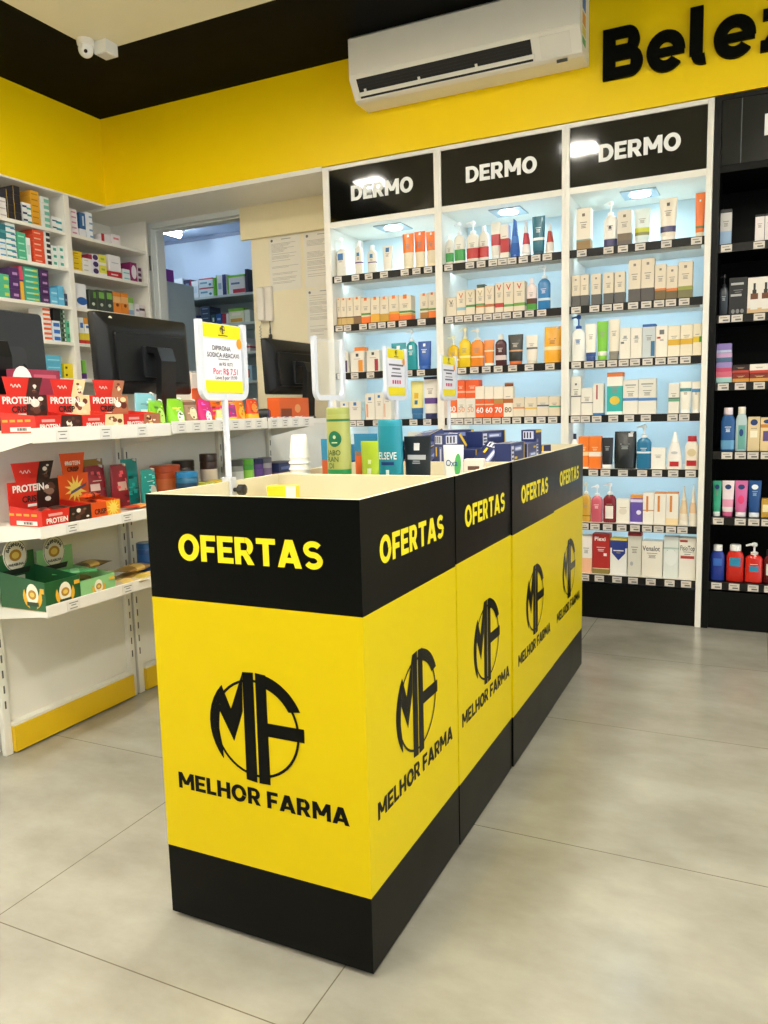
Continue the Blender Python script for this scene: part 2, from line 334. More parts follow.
              ('tube', -1.6374, 0.0843, 0.2312, 1.046, 'efe8e0', 'cap:2a3060 b:.93-1:2a2a52 b:.26-.42:5a3a86 t', 'white tube with purple band', '')],
          4: [('carton', -2.0619, 0.1535, 0.1876, 0.775, '2d7fb4', 'b:.7-1:d8ecf4 b:0-.2:1d4f84 t', 'blue and pale blue carton', ''),
              ('carton', -1.7375, 0.0745, 0.197, 0.775, 'e4dfd3', 'b:.6-.8:2a4a8a t', 'white carton with navy band', '')]},
 'middle': {0: [('bottle', -1.509, 0.042, 0.1599, 1.86, 'e4dfd3', 'cap:f6f6f2 b:.14-.48:3d9a4e t', 'small white bottle with green band', ''),
                ('pump', -1.4535, 0.0587, 0.2201, 1.86, 'e4dfd3', 'cap:fafafa b:.13-.5:3d9a4e t', 'white pump bottle with green band', ''),
                ('pump', -1.3794, 0.0689, 0.2184, 1.86, 'e4dfd3', 'cap:fafafa b:.15-.5:b93236 t', 'white pump bottle with red band', ''),
                ('bottle', -1.3179, 0.05, 0.1835, 1.86, 'e4dfd3', 'cap:fafafa b:.15-.5:b93236 t', 'white bottle with red band', ''),
                ('tube', -1.2534, 0.0533, 0.1939, 1.86, 'e4dfd3', 'cap:f4f4f0 b:.3-.64:bc3038 t', 'white tube with red middle', ''),
                ('carton', -1.2028, 0.044, 0.1742, 1.86, 'ece4d8', 'b:.2-.6:b93236 t', 'cream carton with red panel', ''),
                ('tubeside', -1.1527, 0.0522, 0.1952, 1.86, '2b5fb0', 'cap:2b5fb0 b:.3-.5:4a80c8 t:ffffff', 'blue tube turned sideways', ''),
                ('tubeside', -1.0932, 0.0477, 0.1834, 1.86, 'f0e6e2', 'cap:f4f0ec b:.25-.6:c03a44', 'white and red tube turned sideways', ''),
                ('tube', -1.0284, 0.0668, 0.1975, 1.86, '1f6a80', 'cap:174f66 b:.3-.38:e8f0f0 t:cfe4e8', 'dark teal flared tube', ''),
                ('tubeside', -0.9702, 0.0455, 0.1553, 1.86, 'efe6de', 'cap:f0ece6 b:.3-.7:b8402c', 'white and rust tube turned sideways', '')],
            1: [('carton', -1.5007, 0.0587, 0.1045, 1.588, 'dfd2bb', 'T:V:.5:.74:.22:404040 t', 'low cream carton with dark letter', ''),
                ('carton', -1.4444, 0.0497, 0.1345, 1.588, 'dfd2bb', 'T:V:.5:.8:.2:c86a3a b:.24-.36:8fb8c8 t', 'cream carton with pale blue band', ''),
                ('carton', -1.3924, 0.0502, 0.1357, 1.588, 'dfd2bb', 'T:V:.5:.8:.2:b0a070 b:.33-.42:4f8a4a t', 'cream carton with green band', ''),
                ('carton', -1.3373, 0.0476, 0.1403, 1.588, 'dfd2bb', 'T:V:.5:.8:.2:b0a070 b:.28-.36:c87a3a b:.36-.42:5a9a5a t', 'cream carton, green and orange bands', ''),
                ('carton', -1.3343, 0.0444, 0.0172, 1.7288, '3b4a3c', '', 'dark green box lying', 'on3'),
                ('carton', -1.2854, 0.0501, 0.1469, 1.588, 'dfd2bb', 'T:V:.5:.8:.2:c8b090 b:.26-.36:b86a3a t', 'cream carton with rust band', ''),
                ('carton', -1.2331, 0.0446, 0.1562, 1.588, 'dfd2bb', 'T:V:.5:.84:.18:c03a30 b:.2-.34:c2403a t', 'tall cream carton with red band', ''),
                ('carton', -1.1823, 0.051, 0.1562, 1.588, 'dfd2bb', 'T:V:.5:.84:.18:c03a30 b:.2-.28:5a9a4a t', 'tall cream carton with green line', ''),
                ('carton', -1.1253, 0.0572, 0.1556, 1.588, 'dfd2bb', 'T:V:.5:.84:.18:c03a30 b:.2-.3:6a9a3a t', 'tall cream carton with olive band', ''),
                ('bottle', -1.0627, 0.0526, 0.1635, 1.588, 'ead6d2', 'cap:f0e4e4 b:.05-.26:4f9a3c b:.26-.46:5a3a2a t', 'pinkish bottle with green band', ''),
                ('pump', -0.9986, 0.0623, 0.2251, 1.588, '2b78b4', 'cap:f4f4f4 b:.3-.38:d8e8f0 t:cfe4f4', 'blue gel pump bottle', '')],
            2: [('pump', -1.4965, 0.0591, 0.1743, 1.317, 'dcb414', 'cap:f4ecc0 b:.32-.4:f4e48c t', 'short yellow pump bottle', ''),
                ('pump', -1.4307, 0.0641, 0.2152, 1.317, 'e4c21c', 'cap:f4ecc0 b:.34-.42:f4e48c t', 'tall yellow pump bottle', ''),
                ('pump', -1.3612, 0.0709, 0.2039, 1.317, 'e98a2a', 'cap:f4ead8 b:.34-.4:f6d8b0 t', 'orange gel pump bottle', ''),
                ('tube', -1.2947, 0.0582, 0.1379, 1.317, 'ea8428', 'cap:f4f0e8 b:.5-.56:f6d8b0 t', 'orange tube with white cap', ''),
                ('bottle', -1.2296, 0.0599, 0.1622, 1.317, '4a1f22', 'cap:efe9e0 b:.22-.4:d9c6c4 t:d9c6c4', 'dark maroon bottle', ''),
                ('tube', -1.1519, 0.0816, 0.1591, 1.317, '2b2c2a', 'cap:d0692a b:.36-.42:c99468 t:b9b2a4', 'black tube with orange cap', ''),
                ('tube', -1.0632, 0.0627, 0.1498, 1.317, 'e9e1d4', 'cap:e4dccc b:.44-.52:504a44 t', 'cream tube with dark line', ''),
                ('pouch', -0.9559, 0.0905, 0.186, 1.317, 'e9a824', 'b:.36-.46:f4dc9c t:7a4a10', 'yellow refill pouch', '')],
            3: [('carton', -1.5033, 0.0534, 0.1004, 1.046, 'ee6f2c', 'b:0-.3:f2ece0 T:30:.5:.5:.3:ffffff', 'orange carton numbered 30', ''),
                ('carton', -1.4498, 0.0496, 0.1067, 1.046, 'e4dfd3', 'T:50:.5:.42:.26:e0a070 t', 'white carton numbered 50', ''),
                ('carton', -1.3974, 0.0512, 0.1051, 1.046, 'e4dfd3', 'T:50:.5:.42:.26:e0a070 t', 'white carton numbered 50', ''),
                ('carton', -1.4536, 0.0483, 0.0977, 1.1532, 'ea5f2a', 'b:.3-.4:f2b090 t:f6d8c0', 'orange carton standing on white', 'on1'),
                ('carton', -1.3884, 0.0757, 0.0986, 1.1516, 'ea5f2a', 'b:.3-.4:f2b090 t:f6d8c0', 'wide orange carton standing on white', 'on2'),
                ('carton', -1.3448, 0.0501, 0.1666, 1.046, 'e8602a', 'b:.6-1:efe4d2 b:.4-.44:f4c0a0 T:60:.5:.24:.17:ffffff t', 'cream and orange carton numbered 60', ''),
                ('carton', -1.293, 0.0495, 0.1648, 1.046, 'e8602a', 'b:.6-1:efe4d2 b:.4-.44:f4c0a0 T:60:.5:.24:.17:ffffff t', 'cream and orange carton numbered 60', ''),
                ('carton', -1.2407, 0.051, 0.1629, 1.046, 'e8602a', 'b:.6-1:efe4d2 b:.44-.6:b88a4c T:70:.5:.24:.17:ffffff t', 'cream and orange carton numbered 70', ''),
                ('carton', -1.188, 0.0504, 0.161, 1.046, 'efe4d2', 'b:.46-.6:b2642a T:80:.5:.24:.17:705030 t', 'cream carton numbered 80', ''),
                ('jar', -1.1869, 0.0467, 0.0195, 1.2075, '8a4a28', 'cap:b06a3a', 'brown lidded jar', 'on8'), ('carton', -1.1309, 0.0597, 0.1019, 1.046, 'dfd2bb', 'b:.42-.5:e0864a t', 'cream carton with orange line', ''),
                ('carton', -1.066, 0.0643, 0.0999, 1.046, 'dfd2bb', 'b:.4-.47:e4b83a t', 'cream carton with yellow line', ''),
                ('carton', -1.0017, 0.0605, 0.1027, 1.046, 'dfd2bb', 'b:.5-.58:2f6aa8 t', 'cream carton with blue line', ''),
                ('carton', -0.9411, 0.0569, 0.1008, 1.046, 'dfd2bb', 'b:.45-.53:4aa880 t', 'cream carton with green line', '')]},
 'right': {0: [('carton', -0.7987, 0.0698, 0.2038, 1.86, 'ebe0cc', 'b:0-.24:9a7a4c b:.24-.27:7a9a9a q:.84:.2:7a6a50 t', 'tall cream carton with brown foot', ''),
               ('pump', -0.6703, 0.063, 0.2234, 1.86, 'efeae2', 'cap:f8f8f6 b:.03-.27:3c3a66 q:.62:.2:404040 t', 'white pump bottle, navy foot', ''),
               ('carton', -0.6025, 0.0649, 0.1691, 1.86, 'dcd2c2', 'b:0-.16:6a6058 b:.16-.36:7c6a56 q:.84:.2:7a6a50 t', 'cream carton with taupe foot', ''),
               ('tube', -0.5221, 0.0769, 0.171, 1.86, 'd9e4e0', 'cap:e4ecec b:.14-.24:8a8a50 b:.24-.38:c8cc3a t', 'clear tube with lime band', ''),
               ('tube', -0.4042, 0.0794, 0.202, 1.86, 'e9dfcc', 'cap:efe8dc b:.1-.26:3a3560 q:.84:.2:5a5a5a t', 'tall cream tube with navy band', ''),
               ('tube', -0.2624, 0.0428, 0.2053, 1.86, 'e9721f', 'cap:d8d0b8 b:.1-.16:6a7a4a q:.8:.2:ffffff', 'orange tube with pale cap', '')],
           1: [('carton', -0.8349, 0.0423, 0.1561, 1.588, 'dfd2bb', 'b:0-.36:5c5956 q:.86:.2:8a8070 t', 'small cream and grey carton', ''),
               ('carton', -0.7916, 0.0402, 0.1566, 1.588, 'dfd2bb', 'b:0-.36:5c5956 q:.86:.2:8a8070 t', 'small cream and grey carton', ''),
               ('carton', -0.7352, 0.0467, 0.1542, 1.588, 'dfd2bb', 'b:0-.36:5c5956 q:.86:.2:8a8070 t', 'small cream and grey carton', ''),
               ('carton', -0.675, 0.048, 0.1553, 1.588, 'dfd2bb', 'b:0-.36:5c5956 q:.86:.2:8a8070 t', 'small cream and grey carton', ''),
               ('carton', -0.621, 0.0484, 0.1549, 1.588, 'dfd2bb', 'b:0-.36:5c5956 q:.86:.2:8a8070 t', 'small cream and grey carton', ''),
               ('carton', -0.5513, 0.0581, 0.2028, 1.588, 'dfd2bb', 'b:0-.32:55504e q:.88:.2:8a8070 t', 'tall cream and grey carton', ''),
               ('carton', -0.4903, 0.0602, 0.2041, 1.588, 'dfd2bb', 'b:0-.32:55504e q:.88:.2:8a8070 t', 'tall cream and grey carton', ''),
               ('carton', -0.4319, 0.051, 0.1698, 1.588, 'dfd2bb', 'b:0-.28:6e5e3e b:.28-.34:d87a2c q:.86:.2:8a8070 t', 'cream carton with orange line', ''),
               ('carton', -0.3789, 0.0513, 0.1579, 1.588, 'dfd2bb', 'b:0-.26:6a5c40 b:.26-.34:d87a2c q:.86:.2:8a8070 t', 'shorter cream carton with orange line', ''),
               ('carton', -0.3197, 0.0633, 0.1725, 1.588, 'dfd2bb', 'b:0-.24:7a7450 b:.24-.34:9aa04c q:.86:.2:8a8070 t', 'cream carton with olive foot', '')],
           2: [('pump', -0.8228, 0.0664, 0.2357, 1.317, 'f2efe8', 'cap:2459a8 q:.62:.3:8aa0c0 t', 'white bottle with blue pump', ''),
               ('tube', -0.7599, 0.0554, 0.1852, 1.317, 'efe9dc', 'cap:2a4a8a b:0-.12:2a4a8a t', 'white tube with navy cap', ''),
               ('tube', -0.7033, 0.0537, 0.1943, 1.317, '76bf30', 'cap:86c840 b:.0-.12:e8ecd8 t', 'bright green tube', ''),
               ('tube', -0.6464, 0.056, 0.2, 1.317, 'e6ddc9', 'cap:8a8478 b:0-.1:8a8478 t', 'tall cream tube with grey cap', ''),
               ('carton', -0.5917, 0.0495, 0.154, 1.317, 'ebe4d6', 'q:.7:.3:a0a0a0 r:.1:.4:.5:.56:606060 t', 'cream carton with grey print', ''),
               ('carton', -0.5386, 0.0528, 0.1505, 1.317, 'ebe4d6', 'q:.7:.3:a0a0a0 t', 'cream carton with round print', ''),
               ('carton', -0.4798, 0.061, 0.1639, 1.317, 'c8cfd0', 'b:.92-1:2f63a8 r:.65:.95:.06:.5:3a6a90 t', 'grey carton with blue lid', ''),
               ('carton', -0.4204, 0.0537, 0.1521, 1.317, 'ebe4d6', 'q:.8:.4:707070 r:.1:.4:.6:.66:b03030 t', 'cream carton with red print', ''),
               ('carton', -0.3645, 0.0544, 0.1483, 1.317, 'ebe0c8', 'b:.38-.56:dcae34 t', 'cream carton with gold band', ''),
               ('carton', -0.3081, 0.0547, 0.1502, 1.317, 'ebe0c8', 'b:.38-.56:dcae34 t', 'cream carton with gold band', ''),
               ('carton', -0.26, 0.038, 0.152, 1.317, 'ebe0c8', 'b:.42-.6:e6c62c r:.7:1:.42:.6:5a9a2c t', 'cream carton, yellow and green band', '')],
           3: [('carton', -0.8311, 0.0499, 0.1981, 1.046, 'e4dfd3', 'b:.48-.51:505050 q:.8:.2:606060 t', 'tall white carton with grey line', ''),
               ('carton', -0.7755, 0.0571, 0.1377, 1.046, 'e4dfd3', 'b:.45-.48:505050 t', 'short white carton with grey line', ''),
               ('carton', -0.7192, 0.0514, 0.159, 1.046, 'e4dfd3', 'b:0-.07:2f6fb0 r:.3:.45:.5:.95:b04a4a t', 'white carton with blue foot', ''),
               ('carton', -0.6383, 0.0763, 0.21, 1.046, '35b0a8', 'b:.9-1:dc7a3a b:.68-.9:f0ece0 e:.5:.34:.32:.1:e0c040 b:0-.08:e8f0e8 t', 'teal carton with orange top', ''),
               ('carton', -0.5622, 0.0721, 0.17, 1.046, 'e4dfd3', 'b:.4-.48:4a86c4 r:.15:.85:.83:.87:a0a0a0 r:.25:.75:.77:.79:b0b0b0 t', 'white carton with blue band', ''),
               ('carton', -0.4835, 0.0814, 0.1737, 1.046, 'e4dfd3', 'b:.38-.46:4a86c4 r:.15:.85:.83:.87:a0a0a0 r:.25:.75:.77:.79:b0b0b0 t', 'wide white carton with blue band', ''),
               ('carton', -0.3602, 0.0484, 0.1454, 1.046, 'e4dfd3', 'b:.4-.5:6aa884 b:.5-.53:404040 t', 'white carton with green band', ''),
               ('tube', -0.3075, 0.0534, 0.1531, 1.046, 'f0ece0', 'cap:f4f4f0 b:.64-.76:3a8a90 t', 'white tube with teal band', ''),
               ('tube', -0.26, 0.038, 0.151, 1.046, 'efeadc', 'cap:f4f4f0 b:.62-.74:3f86c4 t', 'white tube with blue band', '')],
           4: [('bottle', -0.8374, 0.0371, 0.1789, 0.775, 'f0efec', 'cap:25304a t', 'white bottle with navy cap', ''),
               ('carton', -0.7907, 0.0522, 0.1638, 0.775, 'ee7a24', 'b:.4-.52:f6d0a0 b:0-.05:e8e8e0 t:f6d0a0', 'bright orange carton', ''),
               ('carton', -0.7333, 0.0587, 0.1633, 0.775, 'ee7a24', 'b:.38-.52:f0e4d8 t:f6d0a0', 'bright orange carton, white band', ''),
               ('tube', -0.6735, 0.0569, 0.1566, 0.775, '23262c', 'cap:efefec t:a8acb0', 'black tube with white cap', ''),
               ('pouch', -0.5879, 0.1102, 0.1863, 0.775, '1f2527', 'r:.66:.9:.86:.95:d0d0d0 t:8a9090', 'large black refill pouch', ''),
               ('pump', -0.496, 0.0697, 0.2213, 0.775, '22719a', 'cap:f2f4f2 b:.5-.56:d8e8f0 t:cfe4f0', 'blue gel pump bottle', ''),
               ('carton', -0.4263, 0.0658, 0.1046, 0.775, 'efebe2', 't', 'plain low white carton', ''),
               ('bottle', -0.3516, 0.0685, 0.1816, 0.775, 'f1ede6', 'cap:f6f4f0 r:.15:.85:.1:.28:b8262c e:.5:.6:.3:.05:c0c0c0 taper', 'tapered white bottle with red label', ''),
               ('bottle', -0.2726, 0.0633, 0.161, 0.775, 'f0e9dc', 'cap:c4262c capw r:.1:.9:.12:.32:b8262c e:.5:.6:.36:.14:d8c8a0 t', 'white bottle with red cap', '')],
           5: [('pump', -0.7781, 0.0488, 0.2049, 0.498, 'c79a3c', 'cap:ece6d4 b:.2-.24:8a6a20 t', 'golden gel pump bottle', ''),
               ('pump', -0.7228, 0.0575, 0.1933, 0.498, 'c85c6c', 'cap:f0ecec t:f0c8d0', 'pink gel pump bottle', ''),
               ('pump', -0.6591, 0.0638, 0.2048, 0.498, '7e1f2c', 'cap:f0ecec r:.15:.85:.15:.6:efe4dc t', 'dark red pump bottle', ''),
               ('carton', -0.5907, 0.0649, 0.1212, 0.498, 'efe9dc', 'e:.5:.5:.3:.14:e0d8c8 t', 'low cream white carton', ''),
               ('carton', -0.5257, 0.0591, 0.1434, 0.498, '6450a8', 'b:.9-1:e0943c b:.76-.86:d8d0ec e:.7:.4:.2:.08:e8e0f0 b:0-.06:e8e0f0', 'purple carton with orange top', ''),
               ('carton', -0.4685, 0.0515, 0.1569, 0.498, 'efe9de', 'r:.3:.5:.4:.9:dc8a3a b:.42-.46:c8a080 t', 'white carton with orange lettering', ''),
               ('carton', -0.4134, 0.0548, 0.1601, 0.498, 'efe9de', 'b:.96-1:e08a3c r:.3:.5:.4:.9:dc8a3a t', 'white carton with orange lettering', ''),
               ('carton', -0.3561, 0.056, 0.1614, 0.498, 'efe9de', 'b:.96-1:e08a3c r:.3:.5:.4:.9:dc8a3a b:0-.2:f0d8a8 t', 'white carton with orange lettering', ''),
               ('tubeside', -0.3033, 0.0441, 0.1905, 0.498, 'efe4d2', 'cap:efe8dc b:.2-.6:e8cfa8', 'white tube turned sideways', ''),
               ('tubeside', -0.2602, 0.0384, 0.2013, 0.498, 'efe6d8', 'cap:efe8dc b:.2-.5:e8c8a0', 'wider white tube turned sideways', '')],
           6: [('carton', -0.7735, 0.0587, 0.1962, 0.229, 'efe8df', 'b:0-.4:f0b894 t', 'white and salmon carton', ''),
               ('carton', -0.6983, 0.0876, 0.2081, 0.229, 'b02a28', 'b:0-.12:8a7a3c b:.12-.14:e8d0b0 T:Plexi:.45:.88:.1:ffffff r:.66:.84:.45:.52:f0e8e0 t:f0d0c8', 'large red carton', ''),
               ('carton', -0.6099, 0.083, 0.1879, 0.229, 'f0eee8', 'b:.95-1:e8c830 b:.74-.95:2a3c88 H:.5:.62:.8:2a3c88 t', 'white carton with navy heart', ''),
               ('carton', -0.5316, 0.0657, 0.2228, 0.229, 'dcd8cc', 'b:.92-1:b03038 e:.3:.28:.12:.05:b0b0b0 t', 'grey carton with red top', ''),
               ('carton', -0.446, 0.0996, 0.1822, 0.229, 'ece6d8', 'T:Venalot:.45:.8:.14:404040 t', 'broad cream carton', ''),
               ('carton', -0.3569, 0.0709, 0.21, 0.229, 'dfe4de', 'b:.7-.74:b0c4bc e:.5:.5:.4:.2:e8ece8 t', 'pale grey green carton', ''),
               ('carton', -0.2803, 0.0785, 0.2055, 0.229, 'f0ece2', 'T:FisioTop:.5:.76:.12:303030 r:.1:.9:.5:.57:b83a34 r:.05:.5:.9:.95:b83a34 t', 'white carton with red bars', '')]}}
MED = [('front', 0, 3.2426, 0.0498, 2.239, 0.1114, 3, 'ebe6e2', 'r:.1:.9:.3:.5:c0b0b0', 'white'),
 ('front', 0, 3.2963, 0.0442, 2.239, 0.1655, 4, '20202e', 'r:.0:.06:0:1:d8b030', 'navy gold edged'),
 ('front', 0, 3.3448, 0.049, 2.239, 0.1972, 4, '20202e', 'r:.0:.06:0:1:d8b030', 'navy gold edged'),
 ('front', 0, 3.4082, 0.062, 2.239, 0.1167, 3, 'e8e8e6', 'r:.0:.5:.3:.6:2a3a66 r:.5:1:.1:.4:3a9a90', 'white navy striped'),
 ('front', 0, 3.4719, 0.0626, 2.239, 0.199, 6, 'e2a52a', 'r:.1:.8:.3:.5:b07818', 'amber'),
 ('front', 0, 3.5401, 0.0655, 2.239, 0.1793, 5, 'e9ebe6', 'r:.4:1:.1:.7:7ac0a8', 'white mint marked'),
 ('front', 0, 3.625, 0.0741, 2.239, 0.0806, 2, 'e9ebe8', 'r:.0:.5:.3:.5:2a3a60 r:.4:1:.1:.45:2a90a0', 'white teal marked'),
 ('front', 1, 3.2168, 0.047, 2.021, 0.0991, 3, 'e4ecec', 'r:.2:1:.2:.45:4a90c0', 'white blue striped'),
 ('front', 1, 3.228, 0.0451, 2.1206, 0.0835, 1, '20707c', 'r:.1:.9:.4:.6:4a98a0', 'dark teal'),
 ('front', 1, 3.2807, 0.0694, 2.021, 0.1956, 6, 'e8efec', 'r:.0:.9:.2:.5:3a9aa0 r:.5:1:.05:.2:2a4a90', 'white teal striped'),
 ('front', 1, 3.353, 0.0596, 2.021, 0.1584, 4, '4fb890', 'r:.1:.8:.3:.5:a8e4c8', 'mint green'),
 ('front', 1, 3.4, 0.0304, 2.021, 0.1367, 1, 'e6ece8', 'r:.1:.8:.3:.7:c0d8d0', 'tall plain white'),
 ('front', 1, 3.4731, 0.0791, 2.021, 0.1936, 6, 'e6512c', 'r:.1:.7:.3:.55:f4b8a0', 'red orange'),
 ('front', 1, 3.5382, 0.0427, 2.021, 0.199, 6, 'ecebe8', 'r:.3:1:.15:.8:262428', 'white black ended'),
 ('front', 1, 3.5877, 0.0478, 2.021, 0.1239, 3, 'e9ede9', 'r:.3:.8:.3:.7:4aa890', 'white teal dotted'),
 ('front', 1, 3.6379, 0.0481, 2.021, 0.1307, 3, 'e9ede9', 'r:.3:.8:.3:.7:4aa890', 'white teal dotted'),
 ('front', 2, 3.2063, 0.0738, 1.791, 0.1334, 3, '4fb48c', 'r:.5:.9:.3:.7:c8d44a', 'green lime marked'),
 ('front', 2, 3.2813, 0.0684, 1.791, 0.1808, 3, '4a2560', 'r:.3:.8:.3:.55:b890c0', 'dark purple'),
 ('front', 2, 3.3294, 0.0239, 1.791, 0.1963, 1, 'e04a6a', 'b:0-.55:e8b030 b:.55-.6:50306a', 'thin pink yellow'),
 ('front', 2, 3.3995, 0.1083, 1.791, 0.199, 6, '46b08e', 'r:.1:.6:.3:.6:a8e0c0 r:.6:.9:.3:.6:d8d040', 'wide green lime marked'),
 ('front', 2, 3.4917, 0.0678, 1.791, 0.199, 4, '452458', 'r:.3:.8:.3:.55:b890c0', 'dark purple'),
 ('front', 2, 3.5593, 0.0543, 1.791, 0.0995, 2, '63b8dc', 'r:.1:.9:.3:.5:a8dcf0', 'light blue'),
 ('front', 2, 3.613, 0.0488, 1.791, 0.1193, 1, '5cb2d8', 'r:.1:.9:.3:.4:a8dcf0', 'tall light blue'),
 ('front', 2, 3.6508, 0.0223, 1.791, 0.0769, 1, '25304c', 'r:.2:.8:.4:.6:8090b0', 'small navy'),
 ('front', 3, 3.4897, 0.0577, 1.571, 0.199, 7, 'efece8', 'r:0:1:.25:.75:e8602c', 'orange striped'),
 ('front', 3, 3.559, 0.0592, 1.571, 0.1249, 3, 'e4ecf4', 'r:.1:.9:.15:.7:2f6ac0', 'white blue marked'),
 ('front', 3, 3.5683, 0.0526, 1.6964, 0.0736, 1, '141416', '', 'tall black'),
 ('front', 3, 3.611, 0.0358, 1.571, 0.199, 7, '4a6a50', 'r:.1:.5:.2:.8:20282a r:.6:.9:.2:.8:c8dcc8', 'thin green black'),
 ('front', 3, 3.6477, 0.0285, 1.571, 0.1337, 2, '5ab894', 'r:.2:.9:.4:.8:2f7a58', 'mint green'),
 ('front', 4, 3.5159, 0.1146, 1.349, 0.1373, 3, '5fb6d4', 'r:.1:.9:.3:.45:9ad8ea', 'light blue flat'),
 ('front', 4, 3.6277, 0.0687, 1.349, 0.0906, 2, 'ead21e', 'r:.1:.35:.3:.6:604a10', 'yellow'),
 ('corner', 0, 3.7591, 0.0619, 2.239, 0.1578, 5, 'eee6e8', 'r:.2:.8:.25:.55:d08aa8', 'white pink marked'),
 ('corner', 0, 3.8263, 0.0494, 2.239, 0.0495, 1, 'ecebee', '', 'small white flat'),
 ('corner', 0, 3.8324, 0.0471, 2.289, 0.0995, 1, '2a5c92', 'r:.4:.7:.2:.8:c8d8e8', 'tall blue'),
 ('corner', 0, 3.8846, 0.0577, 2.239, 0.1615, 4, 'e8ebf0', 'r:.5:1:.2:.5:7aa0c8', 'white blue marked'),
 ('corner', 0, 4.0225, 0.0857, 2.239, 0.0523, 1, 'efe6e6', 'r:0:.3:0:1:c02c30', 'flat white red ended'),
 ('corner', 0, 4.1121, 0.0832, 2.239, 0.0672, 1, 'f0e6e4', 'r:.2:.8:.5:.7:d07a80', 'flat white red lettered'),
 ('corner', 1, 3.7647, 0.0754, 2.021, 0.1215, 4, 'e8c41e', 'r:.1:.6:.4:.6:b08a10', 'bright yellow'),
 ('corner', 1, 3.8453, 0.0741, 2.021, 0.0901, 3, 'ebe6e4', 'r:.1:.6:.4:.6:c0b8b0', 'white grey lettered'),
 ('corner', 1, 3.8732, 0.0361, 2.1116, 0.0297, 1, '9c2440', '', 'small crimson'),
 ('corner', 1, 3.9166, 0.0588, 2.021, 0.1288, 3, 'e9e4ec', 'e:.5:.5:.4:.4:43285c', 'white purple oval'),
 ('corner', 1, 3.9824, 0.0628, 2.021, 0.1332, 2, 'e6dc50', 'b:0-.25:f0ece0 r:.2:.7:.5:.7:a8b82a', 'lime yellow'),
 ('corner', 1, 4.0863, 0.1249, 2.021, 0.0422, 1, 'c02c34', 'r:.2:.7:.4:.6:f0d8d4', 'flat red'),
 ('corner', 1, 4.0889, 0.1066, 2.0637, 0.1045, 1, 'efe9e8', 'r:.2:.8:.5:.56:c0c0c8', 'tall white square'),
 ('corner', 1, 4.1904, 0.0674, 2.021, 0.0737, 2, 'e6ecec', 'r:.1:.9:.2:.4:7ab8c0', 'white pale blue striped'),
 ('corner', 1, 4.2613, 0.0635, 2.021, 0.1277, 1, '8c2460', 'e:.5:.5:.4:.36:efe4ec', 'large plum'),
 ('corner', 1, 4.3183, 0.0394, 2.021, 0.1073, 3, 'd8c8d0', 'r:.1:.9:.2:.8:5a2448', 'white plum ended'),
 ('corner', 2, 3.7736, 0.0882, 1.791, 0.154, 1, 'efeef0', 'e:.55:.3:.5:.16:2a5ca0', 'tall white blue swirl'),
 ('corner', 2, 3.8734, 0.0658, 1.791, 0.1289, 1, '3c443a', 'r:.55:.9:.6:.9:6aa040 e:.5:.3:.2:.08:c0c8b8', 'dark green'),
 ('corner', 2, 3.9419, 0.0662, 1.791, 0.1347, 1, '3e463c', 'r:.2:.9:.6:.9:7ab050 e:.5:.3:.2:.08:c0c8b8', 'dark green'),
 ('corner', 2, 4.0115, 0.0678, 1.791, 0.1396, 1, '3e463c', 'r:.2:.9:.6:.9:7ab050 e:.5:.3:.2:.08:c0c8b8', 'dark green'),
 ('corner', 2, 4.0847, 0.0683, 1.791, 0.1392, 1, 'ea8a2c', 'b:.5-.8:f2b878 e:.5:.4:.2:.08:803a10', 'orange'),
 ('corner', 2, 4.157, 0.0659, 1.791, 0.1423, 1, 'ea8a2c', 'b:.5-.8:f2b878 e:.5:.4:.2:.08:803a10', 'orange'),
 ('corner', 2, 4.2181, 0.0453, 1.791, 0.1188, 1, 'c8d8c0', 'b:.7-1:8ac050 b:0-.3:90a8c8', 'pale green'),
 ('corner', 2, 4.2735, 0.0434, 1.791, 0.0803, 1, 'ece6ea', 'r:.2:.8:.4:.6:a090a8', 'small white'),
 ('corner', 2, 4.325, 0.0455, 1.791, 0.081, 1, 'e4dcdc', 'b:.5-.7:4a3040', 'small white dark banded'),
 ('corner', 3, 3.7594, 0.0402, 1.571, 0.1637, 1, 'efeee8', 'b:0-.14:c83030 b:.14-.4:e8d040 r:.2:.8:.6:.8:3f6ab0', 'white yellow footed'),
 ('corner', 3, 3.8053, 0.0444, 1.571, 0.1662, 1, 'efeee8', 'b:0-.14:c83030 b:.14-.4:e8d040 b:.75-1:d89030 r:.2:.8:.6:.7:3f6ab0', 'white amber topped'),
 ('corner', 4, 3.7589, 0.031, 1.349, 0.1181, 1, '8ad050', 'b:0-.3:6a3a8a', 'green purple footed')]
